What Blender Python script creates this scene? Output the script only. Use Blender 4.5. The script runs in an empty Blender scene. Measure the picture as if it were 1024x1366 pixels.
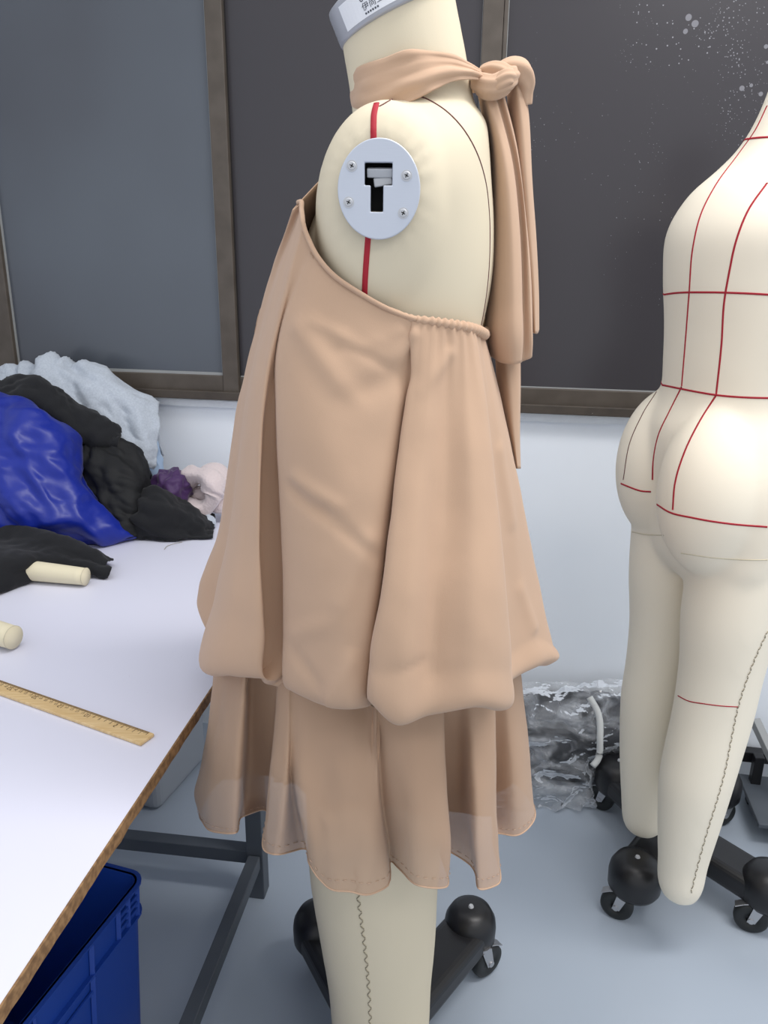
import bpy, bmesh, math, random
import numpy as np
from mathutils import Vector, Matrix, noise
from mathutils.bvhtree import BVHTree
random.seed(7)
S = bpy.context.scene
COL = S.collection
PI = math.pi
# ------------------------------------------------------------------ camera
F, PITCH, ROLL, H = 1050.0, math.radians(17.8), math.radians(0.68), 1.35
fwd = Vector((0, math.cos(PITCH), -math.sin(PITCH)))
r0 = Vector((1, 0, 0)); u0 = Vector((0, math.sin(PITCH), math.cos(PITCH)))
rgt = r0 * math.cos(ROLL) + u0 * math.sin(ROLL)
upv = u0 * math.cos(ROLL) - r0 * math.sin(ROLL)
CAM = Vector((0, 0, H))
cd = bpy.data.cameras.new('camera'); cam = bpy.data.objects.new('camera', cd); COL.objects.link(cam)
m = Matrix((rgt, upv, -fwd)).transposed().to_4x4(); m.translation = CAM
cam.matrix_world = m
cd.sensor_fit = 'VERTICAL'; cd.sensor_height = 36.0; cd.lens = 36.0 * F / 1366.0
cd.clip_start = 0.02
S.camera = cam

def ray(px, py): return fwd + rgt * ((px - 512) / F) - upv * ((py - 683) / F)
def P(px, py, Y):                      # photo measurement -> world point at depth Y
    q = ray(px, py); return CAM + q * (Y / q.y)
def PZ(px, py, z):                     # photo measurement -> world point at height z
    q = ray(px, py); return CAM + q * ((z - H) / q.z)

# ------------------------------------------------------------------ materials
def lin(c):
    return tuple(((v / 255) / 12.92 if v / 255 <= 0.04045 else ((v / 255 + 0.055) / 1.055) ** 2.4) for v in c)
class M:
    def __init__(s, name, rgb, rough=0.6, metal=0.0, spec=0.5, sheen=0.0):
        s.m = bpy.data.materials.new(name); s.m.use_nodes = True
        s.n = s.m.node_tree.nodes; s.l = s.m.node_tree.links
        s.b = s.n['Principled BSDF']
        s.col = (*lin(rgb), 1)
        s.b.inputs['Base Color'].default_value = s.col
        s.b.inputs['Roughness'].default_value = rough
        s.b.inputs['Metallic'].default_value = metal
        s.b.inputs['Specular IOR Level'].default_value = spec
        if sheen: s.b.inputs['Sheen Weight'].default_value = sheen; s.b.inputs['Sheen Roughness'].default_value = 0.5
        s.hgt = None
    def tex(s, kind, scale, **kw):
        tc = s.n.new('ShaderNodeTexCoord')
        t = s.n.new(kind)
        if 'stretch' in kw:
            mp = s.n.new('ShaderNodeMapping'); mp.inputs['Scale'].default_value = kw.pop('stretch')
            s.l.new(tc.outputs['Object'], mp.inputs['Vector']); s.l.new(mp.outputs['Vector'], t.inputs['Vector'])
        else:
            s.l.new(tc.outputs['Object'], t.inputs['Vector'])
        t.inputs['Scale'].default_value = scale
        for k, v in kw.items(): t.inputs[k].default_value = v
        return t
    def mottle(s, scale, rgb2, lo=0.35, hi=0.65, **kw):
        t = s.tex('ShaderNodeTexNoise', scale, **kw)
        r = s.n.new('ShaderNodeValToRGB'); r.color_ramp.elements[0].position = lo; r.color_ramp.elements[1].position = hi
        r.color_ramp.elements[0].color = s.col; r.color_ramp.elements[1].color = (*lin(rgb2), 1)
        s.l.new(t.outputs['Fac'], r.inputs['Fac']); s.l.new(r.outputs['Color'], s.b.inputs['Base Color'])
        return s
    def bump(s, scale, strength, dist=0.001, kind='ShaderNodeTexNoise', out='Fac', **kw):
        t = s.tex(kind, scale, **kw)
        bp = s.n.new('ShaderNodeBump'); bp.inputs['Strength'].default_value = strength; bp.inputs['Distance'].default_value = dist
        s.l.new(t.outputs[out], bp.inputs['Height'])
        if s.hgt: s.l.new(s.hgt.outputs['Normal'], bp.inputs['Normal'])
        s.l.new(bp.outputs['Normal'], s.b.inputs['Normal']); s.hgt = bp
        return s
    def specks(s, rgb, scale, size, mask_scale, mask_lo, mask_hi, near=None):
        v = s.tex('ShaderNodeTexVoronoi', scale)
        nn = s.tex('ShaderNodeTexNoise', mask_scale)
        mr = s.n.new('ShaderNodeMapRange'); mr.inputs[1].default_value = mask_lo; mr.inputs[2].default_value = mask_hi
        mr.inputs[3].default_value = 0; mr.inputs[4].default_value = size
        s.l.new(nn.outputs['Fac'], mr.inputs[0])
        if near:                          # dirt gathers round one spot of the pane
            tc = s.n.new('ShaderNodeTexCoord'); ds = s.n.new('ShaderNodeVectorMath'); ds.operation = 'DISTANCE'; ds.inputs[1].default_value = near[0]
            s.l.new(tc.outputs['Object'], ds.inputs[0])
            g = s.n.new('ShaderNodeMapRange'); g.inputs[1].default_value = 0; g.inputs[2].default_value = near[1]; g.inputs[3].default_value = .22; g.inputs[4].default_value = -.12
            s.l.new(ds.outputs['Value'], g.inputs[0])
            ad = s.n.new('ShaderNodeMath'); s.l.new(nn.outputs['Fac'], ad.inputs[0]); s.l.new(g.outputs[0], ad.inputs[1])
            s.l.new(ad.outputs[0], mr.inputs[0])
        lt = s.n.new('ShaderNodeMath'); lt.operation = 'LESS_THAN'
        s.l.new(v.outputs['Distance'], lt.inputs[0]); s.l.new(mr.outputs[0], lt.inputs[1])
        mx = s.n.new('ShaderNodeMixRGB'); mx.inputs[1].default_value = s.col; mx.inputs[2].default_value = (*lin(rgb), 1)
        old = s.b.inputs['Base Color'].links
        if old: s.l.new(old[0].from_socket, mx.inputs[1])
        s.l.new(lt.outputs[0], mx.inputs[0]); s.l.new(mx.outputs[0], s.b.inputs['Base Color'])
        return s
    def sheer(s, k):
        tr = s.n.new('ShaderNodeBsdfTransparent'); mx = s.n.new('ShaderNodeMixShader'); mx.inputs[0].default_value = k
        out = s.n['Material Output']
        s.l.new(s.b.outputs[0], mx.inputs[1]); s.l.new(tr.outputs[0], mx.inputs[2]); s.l.new(mx.outputs[0], out.inputs['Surface'])
        return s

CLOTH = (191, 160, 135)
m_dress = M('beige_crepe', CLOTH, 0.85, spec=0.2, sheen=0.15).bump(900, 0.25, 0.0006, stretch=(1, 1, 2.5)).bump(28, 0.12, 0.004).m
m_sheer = M('beige_chiffon', CLOTH, 0.85, spec=0.2, sheen=0.15).bump(900, 0.25, 0.0006, stretch=(1, 1, 2.5)).bump(28, 0.12, 0.004).sheer(0.17).m
m_lining = M('beige_lining', (188, 154, 128), 0.8, spec=0.2).bump(700, 0.2, 0.0005).m
m_hem = M('beige_hem', (196, 166, 142), 0.85, spec=0.2).bump(500, 0.5, 0.001).m
m_form = M('cream_linen', (213, 202, 178), 0.72, spec=0.25).bump(700, 0.12, 0.0005).m
m_form2 = M('cream_cotton', (243, 234, 215), 0.72, spec=0.25).bump(700, 0.12, 0.0005).m
m_red = M('red_tape', (165, 22, 42), 0.7).bump(900, 0.3, 0.0006).m
m_darkseam = M('dark_seam', (92, 48, 48), 0.8).m
m_thread = M('grey_thread', (150, 142, 122), 0.8).m
m_crease = M('cream_seam', (206, 197, 172), 0.8).m
m_plate = M('brushed_plate', (196, 202, 214), 0.42, metal=0.35).bump(60, 0.08, 0.001, stretch=(1, 1, 12)).m
m_screw = M('screw_steel', (190, 192, 196), 0.4, metal=0.25).m
m_black = M('black_hole', (14, 13, 14), 0.8).m
m_cap = M('silver_cap', (170, 172, 180), 0.35, metal=0.3).m
m_label = M('white_label', (228, 230, 236), 0.5).m
m_ink = M('label_ink', (70, 74, 84), 0.7).m
m_base = M('black_enamel', (22, 22, 25), 0.38).bump(350, 0.12, 0.0006).m
m_rubber = M('black_rubber', (26, 29, 30), 0.5).m
m_chrome = M('caster_steel', (190, 190, 192), 0.28, metal=0.9).m
m_top = M('white_laminate', (220, 221, 236), 0.45, spec=0.4).specks((150, 150, 165), 60, 0.035, 3, 0.45, 0.7).m
m_edge = M('chipboard_edge', (150, 116, 78), 0.7).mottle(120, (112, 82, 52)).bump(200, 0.3, 0.001).m
m_steel = M('dark_grey_steel', (74, 80, 88), 0.5).mottle(8, (84, 90, 97)).m
m_floor = M('blue_grey_epoxy', (164, 175, 188), 0.33, spec=0.45).mottle(2.2, (172, 182, 194)).bump(5, 0.06, 0.01).m
m_wall = M('bluish_white_paint', (232, 238, 245), 0.8).mottle(2.5, (237, 242, 248)).bump(40, 0.08, 0.003).m
m_plaster = M('white_plaster', (226, 231, 236), 0.85).bump(60, 0.5, 0.006).m
m_alu = M('brown_aluminium', (84, 76, 68), 0.5).mottle(20, (74, 66, 58)).m
m_alud = M('brown_aluminium_rail', (72, 64, 56), 0.55).mottle(25, (60, 53, 47), 0.4, 0.7).specks((150, 145, 138), 45, 0.10, 9, 0.5, 0.75).m
m_gasket = M('grey_sealant', (150, 152, 152), 0.6).m
m_dgap = M('dark_gap_fill', (34, 31, 30), 0.6).m
m_pane1 = M('reflection_tinted_glass', (72, 75, 82), 0.22, spec=0.6).mottle(1.6, (86, 92, 100), 0.3, 0.7).m  # soft room reflection put into the pane's lighter grey mottle
SPOT = (Vector((.74, 1.86, 1.80)), .80)
m_pane2 = M('dark_tinted_glass', (60, 58, 62), 0.25, spec=0.4).specks((142, 142, 148), 95, 0.17, 5.0, 0.50, 0.85, SPOT).specks((126, 126, 132), 170, 0.26, 9.0, 0.60, 0.9, SPOT).specks((120, 120, 126), 30, 0.30, 7.0, 0.72, 0.95, SPOT).m
m_ruler = M('ruler_wood', (220, 192, 144), 0.5).mottle(30, (206, 174, 122), stretch=(1, 14, 1)).m
m_rink = M('ruler_ink', (78, 56, 36), 0.7).m
m_arm = M('cream_calico', (226, 217, 188), 0.75).bump(600, 0.15, 0.0005).m
m_satin = M('blue_satin', (2, 33, 142), 0.38, spec=0.45, sheen=0.1).bump(22, 0.25, 0.006).m
m_blk1 = M('black_jersey', (30, 31, 34), 0.85, spec=0.2, sheen=0.1).bump(500, 0.3, 0.0006).m
m_blk2 = M('black_poplin', (27, 28, 30), 0.7, spec=0.3).bump(30, 0.3, 0.006).m
m_greyc = M('grey_marl', (172, 180, 191), 0.9, spec=0.15, sheen=0.2).mottle(240, (184, 192, 202)).bump(40, 0.25, 0.004).m
m_lblue = M('light_blue_cotton', (160, 182, 208), 0.9).m
m_purple = M('purple_velvet', (62, 28, 84), 0.6, sheen=0.2).bump(50, 0.5, 0.005).m
m_fleece = M('pinkish_fleece', (214, 200, 200), 0.95, spec=0.1, sheen=0.4).bump(140, 0.8, 0.003).m
m_crate = M('blue_plastic', (22, 62, 150), 0.45).m
m_box = M('grey_plastic', (150, 155, 162), 0.5).m
m_bagin = M('dark_garments', (20, 21, 26), 0.5).mottle(7, (40, 42, 50)).bump(18, 0.5, 0.01).m
m_strap = M('white_strap', (206, 208, 206), 0.6).m
def film():
    k = M('clear_polythene', (220, 225, 232), 0.10, spec=1.0).bump(14, 1.0, 0.03, stretch=(1, 1, 2)).bump(40, 0.7, 0.008)
    t = k.tex('ShaderNodeTexNoise', 9, stretch=(1, 1, 2.2)); t.inputs['Detail'].default_value = 5; t.inputs['Distortion'].default_value = 1.2
    r = k.n.new('ShaderNodeMapRange'); r.inputs[1].default_value = .42; r.inputs[2].default_value = .72; r.inputs[3].default_value = .97; r.inputs[4].default_value = .45
    k.l.new(t.outputs['Fac'], r.inputs[0])
    lw = k.n.new('ShaderNodeLayerWeight'); lw.inputs['Blend'].default_value = .25
    k.l.new(k.hgt.outputs['Normal'], lw.inputs['Normal'])
    sb = k.n.new('ShaderNodeMath'); sb.operation = 'SUBTRACT'; sb.use_clamp = True; k.l.new(r.outputs[0], sb.inputs[0]); k.l.new(lw.outputs['Fresnel'], sb.inputs[1])
    k.sheer(.5); mx = [q for q in k.n if q.type == 'MIX_SHADER'][0]; k.l.new(sb.outputs[0], mx.inputs[0])
    return k.m
m_film = film()

# ------------------------------------------------------------------ object helpers
def link(name, me, mat, parent=None):
    o = bpy.data.objects.new(name, me); COL.objects.link(o)
    for x in (mat if isinstance(mat, (list, tuple)) else [mat]):
        if x: me.materials.append(x)
    if parent is not None:
        o.parent = parent
        o.matrix_parent_inverse = parent.matrix_world.inverted()
    return o
def empty(name, loc, rz=0.0):
    o = bpy.data.objects.new(name, None); COL.objects.link(o)
    o.matrix_world = Matrix.Translation(Vector(loc)) @ Matrix.Rotation(rz, 4, 'Z'); o.empty_display_size = 0.05
    return o
def tag(o, label=None, cat=None, group=None, kind=None):
    for k, v in (('label', label), ('category', cat), ('group', group), ('kind', kind)):
        if v: o[k] = v
    return o
def mesh(name, verts, faces, smooth=True):
    me = bpy.data.meshes.new(name); me.from_pydata([tuple(v) for v in verts], [], faces); me.update()
    if smooth: me.polygons.foreach_set('use_smooth', [True] * len(me.polygons))
    return me
def from_bm(name, bm, smooth=False):
    bmesh.ops.recalc_face_normals(bm, faces=bm.faces)
    me = bpy.data.meshes.new(name); bm.to_mesh(me); bm.free()
    if smooth: me.polygons.foreach_set('use_smooth', [True] * len(me.polygons))
    return me
def bevel(o, w=0.003, seg=2):
    b = o.modifiers.new('bevel', 'BEVEL'); b.width = w; b.segments = seg; b.limit_method = 'ANGLE'; return o
def bake(o):                                   # apply the modifiers
    dg = bpy.context.evaluated_depsgraph_get(); dg.update()
    me = bpy.data.meshes.new_from_object(o.evaluated_get(dg)); o.modifiers.clear(); o.data = me; return o
def box(bm, c, size, rot=None):
    g = bmesh.ops.create_cube(bm, size=1.0)
    mt = Matrix.Translation(Vector(c)) @ (rot.to_4x4() if rot else Matrix()) @ Matrix.Diagonal((*size, 1))
    bmesh.ops.transform(bm, matrix=mt, verts=g['verts']); return g['verts']
def beam(bm, a, b, w, h):
    a, b = Vector(a), Vector(b); d = b - a
    q = d.to_track_quat('X', 'Z').to_matrix()
    return box(bm, (a + b) / 2, (d.length, w, h), q)
def cyl(bm, a, b, r1, r2=None, n=24, caps=True):
    a, b = Vector(a), Vector(b); d = b - a
    g = bmesh.ops.create_cone(bm, cap_ends=caps, segments=n, radius1=r1, radius2=r1 if r2 is None else r2, depth=d.length)
    mt = Matrix.Translation((a + b) / 2) @ d.to_track_quat('Z', 'Y').to_matrix().to_4x4()
    bmesh.ops.transform(bm, matrix=mt, verts=g['verts']); return g['verts']
def ball(bm, c, r, sub=3, sc=(1, 1, 1)):
    g = bmesh.ops.create_icosphere(bm, subdivisions=sub, radius=1.0)
    bmesh.ops.transform(bm, matrix=Matrix.Translation(Vector(c)) @ Matrix.Diagonal((r * sc[0], r * sc[1], r * sc[2], 1)), verts=g['verts'])
    return g['verts']
def tangents(Pts, h, closed):
    n = len(Pts); T = np.zeros_like(Pts)
    for i in range(n):
        if closed or 0 < i < n - 1:
            a, b = (i - 1) % n, (i + 1) % n
            h0 = h[a] if closed else h[i - 1]; h1 = h[i]
            T[i] = ((Pts[b] - Pts[i]) / h1 * h0 + (Pts[i] - Pts[a]) / h0 * h1) / (h0 + h1)
        elif i == 0: T[i] = (Pts[1] - Pts[0]) / h[0]
        else: T[i] = (Pts[-1] - Pts[-2]) / h[-1]
    return T
def resample(A, ds, closed=False, nmin=3):
    """A: [K, N, 3] control rows along axis 0 -> smooth finer rows"""
    A = np.array(A, float); K = len(A)
    spans = K if closed else K - 1
    h = np.array([max(1e-4, np.linalg.norm(A[(i + 1) % K] - A[i], axis=-1).mean()) for i in range(spans)])
    T = tangents(A, h, closed); out = []
    for i in range(spans):
        n = max(nmin, int(math.ceil(h[i] / ds))); j = (i + 1) % K
        for k in range(n):
            t = k / n; t2, t3 = t * t, t * t * t
            out.append((2*t3 - 3*t2 + 1) * A[i] + (t3 - 2*t2 + t) * h[i] * T[i] + (-2*t3 + 3*t2) * A[j] + (t3 - t2) * h[i] * T[j])
    if not closed: out.append(A[-1])
    return np.array(out)
def surf(cols, ds=0.006, closed=False, nmin=4):
    """cols: [C][R][3] -> smooth grid [nu, nv, 3]"""
    A = np.array([[tuple(p) for p in c] for c in cols], float)
    A = resample(A.transpose(1, 0, 2), ds).transpose(1, 0, 2)
    return resample(A, ds, closed, nmin)
def grid_normals(G, closed):
    du = (np.roll(G, -1, 0) - np.roll(G, 1, 0)) if closed else np.gradient(G, axis=0)
    dv = np.gradient(G, axis=1)
    N = np.cross(du, dv); l = np.linalg.norm(N, axis=-1, keepdims=True); l[l < 1e-9] = 1
    return N / l
def grid_mesh(name, G, closed):
    nu, nv = G.shape[:2]; V = G.reshape(-1, 3); Fc = []
    for i in range(nu if closed else nu - 1):
        a, b = i * nv, ((i + 1) % nu) * nv
        for j in range(nv - 1): Fc.append((a + j, a + j + 1, b + j + 1, b + j))
    return mesh(name, V.tolist(), Fc)
def noise_disp(G, N, amp, scale, seed=0.0, sz=1.0):
    out = G.copy()
    for i in range(G.shape[0]):
        for j in range(G.shape[1]):
            p = G[i, j]
            out[i, j] = p + N[i, j] * amp * noise.noise(Vector((p[0] * scale + seed, p[1] * scale, p[2] * scale * sz)))
    return out
def fold_disp(G, N, amp, scale, seed=0.0, ang=0.5, st=0.42, warp=0.7):
    """cloth folds: crests that run along direction ang in the x-z plane, wandering and branching"""
    out = G.copy(); ca, sa = math.cos(ang), math.sin(ang)
    sm = lambda n: 1 - math.sqrt(n * n + .0016) * 2.6
    for i in range(G.shape[0]):
        for j in range(G.shape[1]):
            x, y, z = G[i, j]
            al = x * ca + z * sa; ac = -x * sa + z * ca
            p = Vector((al * scale * st + seed, ac * scale, (y + seed) * scale * .6))
            w = noise.noise_vector(p * 0.45) * warp
            q = p + w
            r = sm(noise.noise(q)) + .45 * sm(noise.noise(q * 2.2 + Vector((3, 7, 1)))) + .07 * sm(noise.noise(q * 5.1))
            out[i, j] = G[i, j] + N[i, j] * amp * r
    return out
def tube(pts, rad, n=12, ripple=0.0, kr=5, closed=False, flat=1.0, caps=True):
    """vertices and faces of a tube along pts; rad number or list"""
    pts = [Vector(p) for p in pts]; K = len(pts)
    V, Fc = [], []; up = Vector((0.13, 0.31, 0.94)).normalized()
    for i, p in enumerate(pts):
        t = (pts[(i + 1) % K] - pts[i - 1]) if (closed or 0 < i < K - 1) else (pts[1] - pts[0] if i == 0 else pts[-1] - pts[-2])
        t.normalize(); s = t.cross(up)
        if s.length < 1e-4: s = t.cross(Vector((1, 0, 0)))
        s.normalize(); u = s.cross(t)
        r = rad[i] if isinstance(rad, (list, tuple, np.ndarray)) else rad
        for k in range(n):
            a = 2 * PI * k / n; q = r * (1 + ripple * math.cos(kr * a))
            V.append(p + s * (q * math.cos(a) * flat) + u * (q * math.sin(a)))
    for i in range(K if closed else K - 1):
        j = (i + 1) % K
        for k in range(n):
            k2 = (k + 1) % n; Fc.append((i*n + k, i*n + k2, j*n + k2, j*n + k))
    if caps and not closed:
        Fc.append(tuple(range(n))[::-1]); Fc.append(tuple((K-1)*n + k for k in range(n)))
    return V, Fc
def smooth_path(pts, ds=0.004, closed=False):
    return [Vector(p[0]) for p in resample(np.array([[tuple(p)] for p in pts], float), ds, closed, 4)]
def merge(parts):
    V, Fc = [], []
    for v, f in parts:
        b = len(V); V += list(v); Fc += [tuple(x + b for x in q) for q in f]
    return V, Fc
def text_mesh(body, size, name='numerals', align='CENTER'):
    cu = bpy.data.curves.new(name, 'FONT'); cu.body = body; cu.size = size; cu.align_x = align; cu.align_y = 'CENTER'
    o = bpy.data.objects.new(name, cu); COL.objects.link(o)
    dg = bpy.context.evaluated_depsgraph_get(); dg.update()
    me = bpy.data.meshes.new_from_object(o.evaluated_get(dg))
    V = [v.co.copy() for v in me.vertices]; Fc = [tuple(p.vertices) for p in me.polygons]
    bpy.data.objects.remove(o); bpy.data.curves.remove(cu); bpy.data.meshes.remove(me)
    return V, Fc

# ------------------------------------------------------------------ room
TA = 0.171; ang = -math.atan(TA); W0 = Vector((0, 1.992, 0))
we = Vector((math.cos(ang), math.sin(ang), 0)); wn = Vector((we.y, -we.x, 0))   # wn points into the room
WR = Matrix.Rotation(ang, 3, 'Z')
def WS(px, py):
    q = ray(px, py); t = (W0 - CAM).dot(wn) / q.dot(wn); p = CAM + q * t
    return (p - W0).dot(we), p.z
def wbox(bm, s0, s1, z0, z1, o0, o1):            # wall box, o = offset into the room
    c = W0 + we * ((s0 + s1) / 2) + wn * ((o0 + o1) / 2) + Vector((0, 0, (z0 + z1) / 2))
    return box(bm, c, (abs(s1 - s0), abs(o1 - o0), abs(z1 - z0)), WR)
def structure(name, bm, mat, parent=None, smooth=False):
    o = link(name, from_bm(name, bm, smooth), mat, parent)
    if parent is None: o['kind'] = 'structure'
    return o
bm = bmesh.new(); box(bm, (0, 0.2, -0.05), (7, 6, 0.1)); structure('floor', bm, m_floor)
SILL = WS(200, 528)[1]
bm = bmesh.new(); wbox(bm, -3.2, 3.2, 0, SILL - 0.006, -0.12, 0.0); structure('wall_back', bm, m_wall)
bm = bmesh.new(); box(bm, (-1.72, .9, 1.3), (.1, 2.9, 2.6)); structure('wall_left_unseen', bm, m_wall)  # unseen wall, added to keep world light out from under the table
# rough plaster ledge under the frames
bm = bmesh.new()
n = 160
V = []; Fc = []
for i in range(n + 1):
    s = -3.2 + 6.4 * i / n
    for k, (o, z) in enumerate(((-0.05, 0.004), (0.012, 0.003), (0.016, -0.004), (0.012, -0.02), (-0.05, -0.02))):
        jz = 0.004 * noise.noise(Vector((s * 14, k * 0.4, 0))); jo = 0.003 * noise.noise(Vector((s * 11, k * 0.5, 7)))
        V.append(W0 + we * s + wn * (o + jo) + Vector((0, 0, SILL + z + jz)))
for i in range(n):
    for k in range(5): Fc.append((i*5 + k, i*5 + (k+1) % 5, i*5 + 5 + (k+1) % 5, i*5 + 5 + k))
o = link('trim_1', mesh('trim_1', V, Fc, False), m_plaster); o['kind'] = 'structure'
ZT = 2.35
sL = WS(28, 490)[0]; sR = WS(300, 500)[0]; zB = WS(297, 500)[1]; sRf = WS(303, 100)[0]; sGap = WS(319, 520)[0]
fL = WS(0, 520)[0] - 0.05
def window(name, s0, s1, st0, st1, zrail, zpane, pane_mat, depth, seal):
    """frame with two stiles, a bottom and a top rail and one pane"""
    root = empty(name, W0 + we * ((s0 + s1) / 2) + wn * 0.0 + Vector((0, 0, zrail))); root['kind'] = 'structure'
    bm = bmesh.new()
    wbox(bm, s0, st0, zrail, ZT, -0.03, depth); wbox(bm, st1, s1, zrail, ZT, -0.03, depth - 0.004)
    wbox(bm, st0, st1, zrail, zpane, -0.03, depth - 0.006); wbox(bm, st0, st1, ZT - 0.06, ZT, -0.03, depth - 0.006)
    bevel(link('window_frame', from_bm('window_frame', bm), m_alu, root), 0.002)
    bm = bmesh.new(); wbox(bm, st0 - 0.004, st1 + 0.004, zpane - 0.004, ZT - 0.05, -0.012, depth - 0.016)
    link('window_pane', from_bm('window_pane', bm), pane_mat, root)
    bm = bmesh.new(); e = depth - 0.012
    wbox(bm, st0, st0 + 0.004 * seal, zpane, ZT - 0.06, -0.01, e); wbox(bm, st1 - 0.003 * seal, st1, zpane, ZT - 0.06, -0.01, e)
    wbox(bm, st0, st1, zpane, zpane + 0.007 * seal, -0.01, e)
    link('sealant', from_bm('sealant', bm), m_gasket, root)
    return root
zr = SILL + 0.002
window('window_1', sL - 0.10, sRf, sL, sR, zr, zB, m_pane1, 0.022, 1.0)
bm = bmesh.new(); wbox(bm, sRf + 0.0005, sGap, zr, ZT, -0.03, 0.004); structure('trim_2', bm, m_dgap)  # gap between the frames as a strip, its darkness put into the colour
c0, c1 = WS(645, 0)[0], WS(673, 0)[0]
zR = WS(780, 520)[1]
window('window_2', sGap + 0.0005, c1, sGap + 0.004, c0, zr, zR, m_pane2, 0.012, 0.4)
window('window_3', c1 + 0.0005, 2.4, c1 + 0.009, 2.34, zr, zR, m_pane2, 0.010, 0.4)
window('window_4', -2.6, sL - 0.1005, -2.54, sL - 0.16, zr, zB, m_pane1, 0.018, 1.0)
# outer bottom track that all sashes run in
bm = bmesh.new(); wbox(bm, -2.6, 2.4, zr, zr + 0.022, 0.0235, 0.034); o = structure('trim_3', bm, m_alud); bevel(o, 0.002)

# ------------------------------------------------------------------ dress forms
def ring(c, af, ab, b, n=48, nrm=None, e=2.0):
    out = []
    for i in range(n):
        t = 2 * PI * i / n; co, si = math.cos(t), math.sin(t)
        q = (abs(co) ** e + abs(si) ** e) ** (-1 / e)
        x = (af if co > 0 else ab) * co * q; y = b * si * q
        v = Vector((x, y, 0))
        if nrm is not None: v = Vector((x * nrm[2], y, -x * nrm[0]))
        out.append(Vector(c) + v)
    return out
def loft(bm, rings):
    n = len(rings[0]); vs = [[bm.verts.new(p) for p in r] for r in rings]
    for a, b in zip(vs, vs[1:]):
        for i in range(n): bm.faces.new((a[i], a[(i+1) % n], b[(i+1) % n], b[i]))
    bm.faces.new(vs[0][::-1]); bm.faces.new(vs[-1])
def fine(rs, ds=0.02):                       # interpolate ring tables smoothly
    return [tuple(r[0]) for r in resample(np.array([[r] for r in rs], float), ds, False, 2)]
def body_mesh(bm, voxel=0.006, iters=6, cut=None):
    bmesh.ops.recalc_face_normals(bm, faces=bm.faces)
    me = bpy.data.meshes.new('body'); bm.to_mesh(me); bm.free()
    o = bpy.data.objects.new('body', me); COL.objects.link(o)
    r = o.modifiers.new('r', 'REMESH'); r.mode = 'VOXEL'; r.voxel_size = voxel
    s = o.modifiers.new('s', 'SMOOTH'); s.factor = 0.5; s.iterations = iters
    if cut is not None:
        b = o.modifiers.new('b', 'BOOLEAN'); b.operation = 'DIFFERENCE'; b.object = cut; b.solver = 'EXACT'
    bake(o); me = o.data
    if cut is not None: bpy.data.objects.remove(cut)
    me.polygons.foreach_set('use_smooth', [True] * len(me.polygons))
    bpy.data.objects.remove(o); return me
def bvh_of(me): return BVHTree.FromPolygons([v.co for v in me.vertices], [tuple(p.vertices) for p in me.polygons])
def on_body(bvh, pts, ds=4.0):
    """measured photo polyline -> (points, normals) on the form's surface"""
    sm = resample(np.array([[(x, y, 0.0)] for x, y in pts], float), ds, False, 2)[:, 0]
    out = []
    for x, y, _ in sm:
        d = ray(x, y).normalized(); hit = bvh.ray_cast(CAM, d)
        if hit[0] is not None: out.append((hit[0], hit[1]))
    return out
def tape(path, w, th=0.0012):
    V, Fc = [], []
    K = len(path)
    for i, (p, nn) in enumerate(path):
        t = (path[min(i+1, K-1)][0] - path[max(i-1, 0)][0]).normalized(); s = t.cross(nn).normalized()
        for a, h in ((-0.5, -0.0006), (-0.42, th * 0.8), (0, th), (0.42, th * 0.8), (0.5, -0.0006)):
            V.append(p + s * (w * a) + nn * h)
    for i in range(K - 1):
        for k in range(4): Fc.append((i*5 + k, i*5 + k + 1, i*5 + 6 + k, i*5 + 5 + k))
    Fc.append((0, 1, 2, 3, 4)); Fc.append(tuple((K-1)*5 + k for k in (4, 3, 2, 1, 0)))
    return V, Fc
def stitches(path, step=3, zig=0.0022, r=0.0007):
    parts = []
    for i in range(0, len(path) - step, step):
        p, nn = path[i]; q, n2 = path[i + step]
        t = (q - p).normalized(); s = t.cross(nn); sg = 1 if (i // step) % 2 else -1
        a = p + s * zig * sg + nn * r; b = p + (q - p) * 0.75 - s * zig * sg + nn * r
        parts.append(tube([a, (a + b) / 2 + nn * r, b], r, 6))
    return merge(parts)
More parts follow.
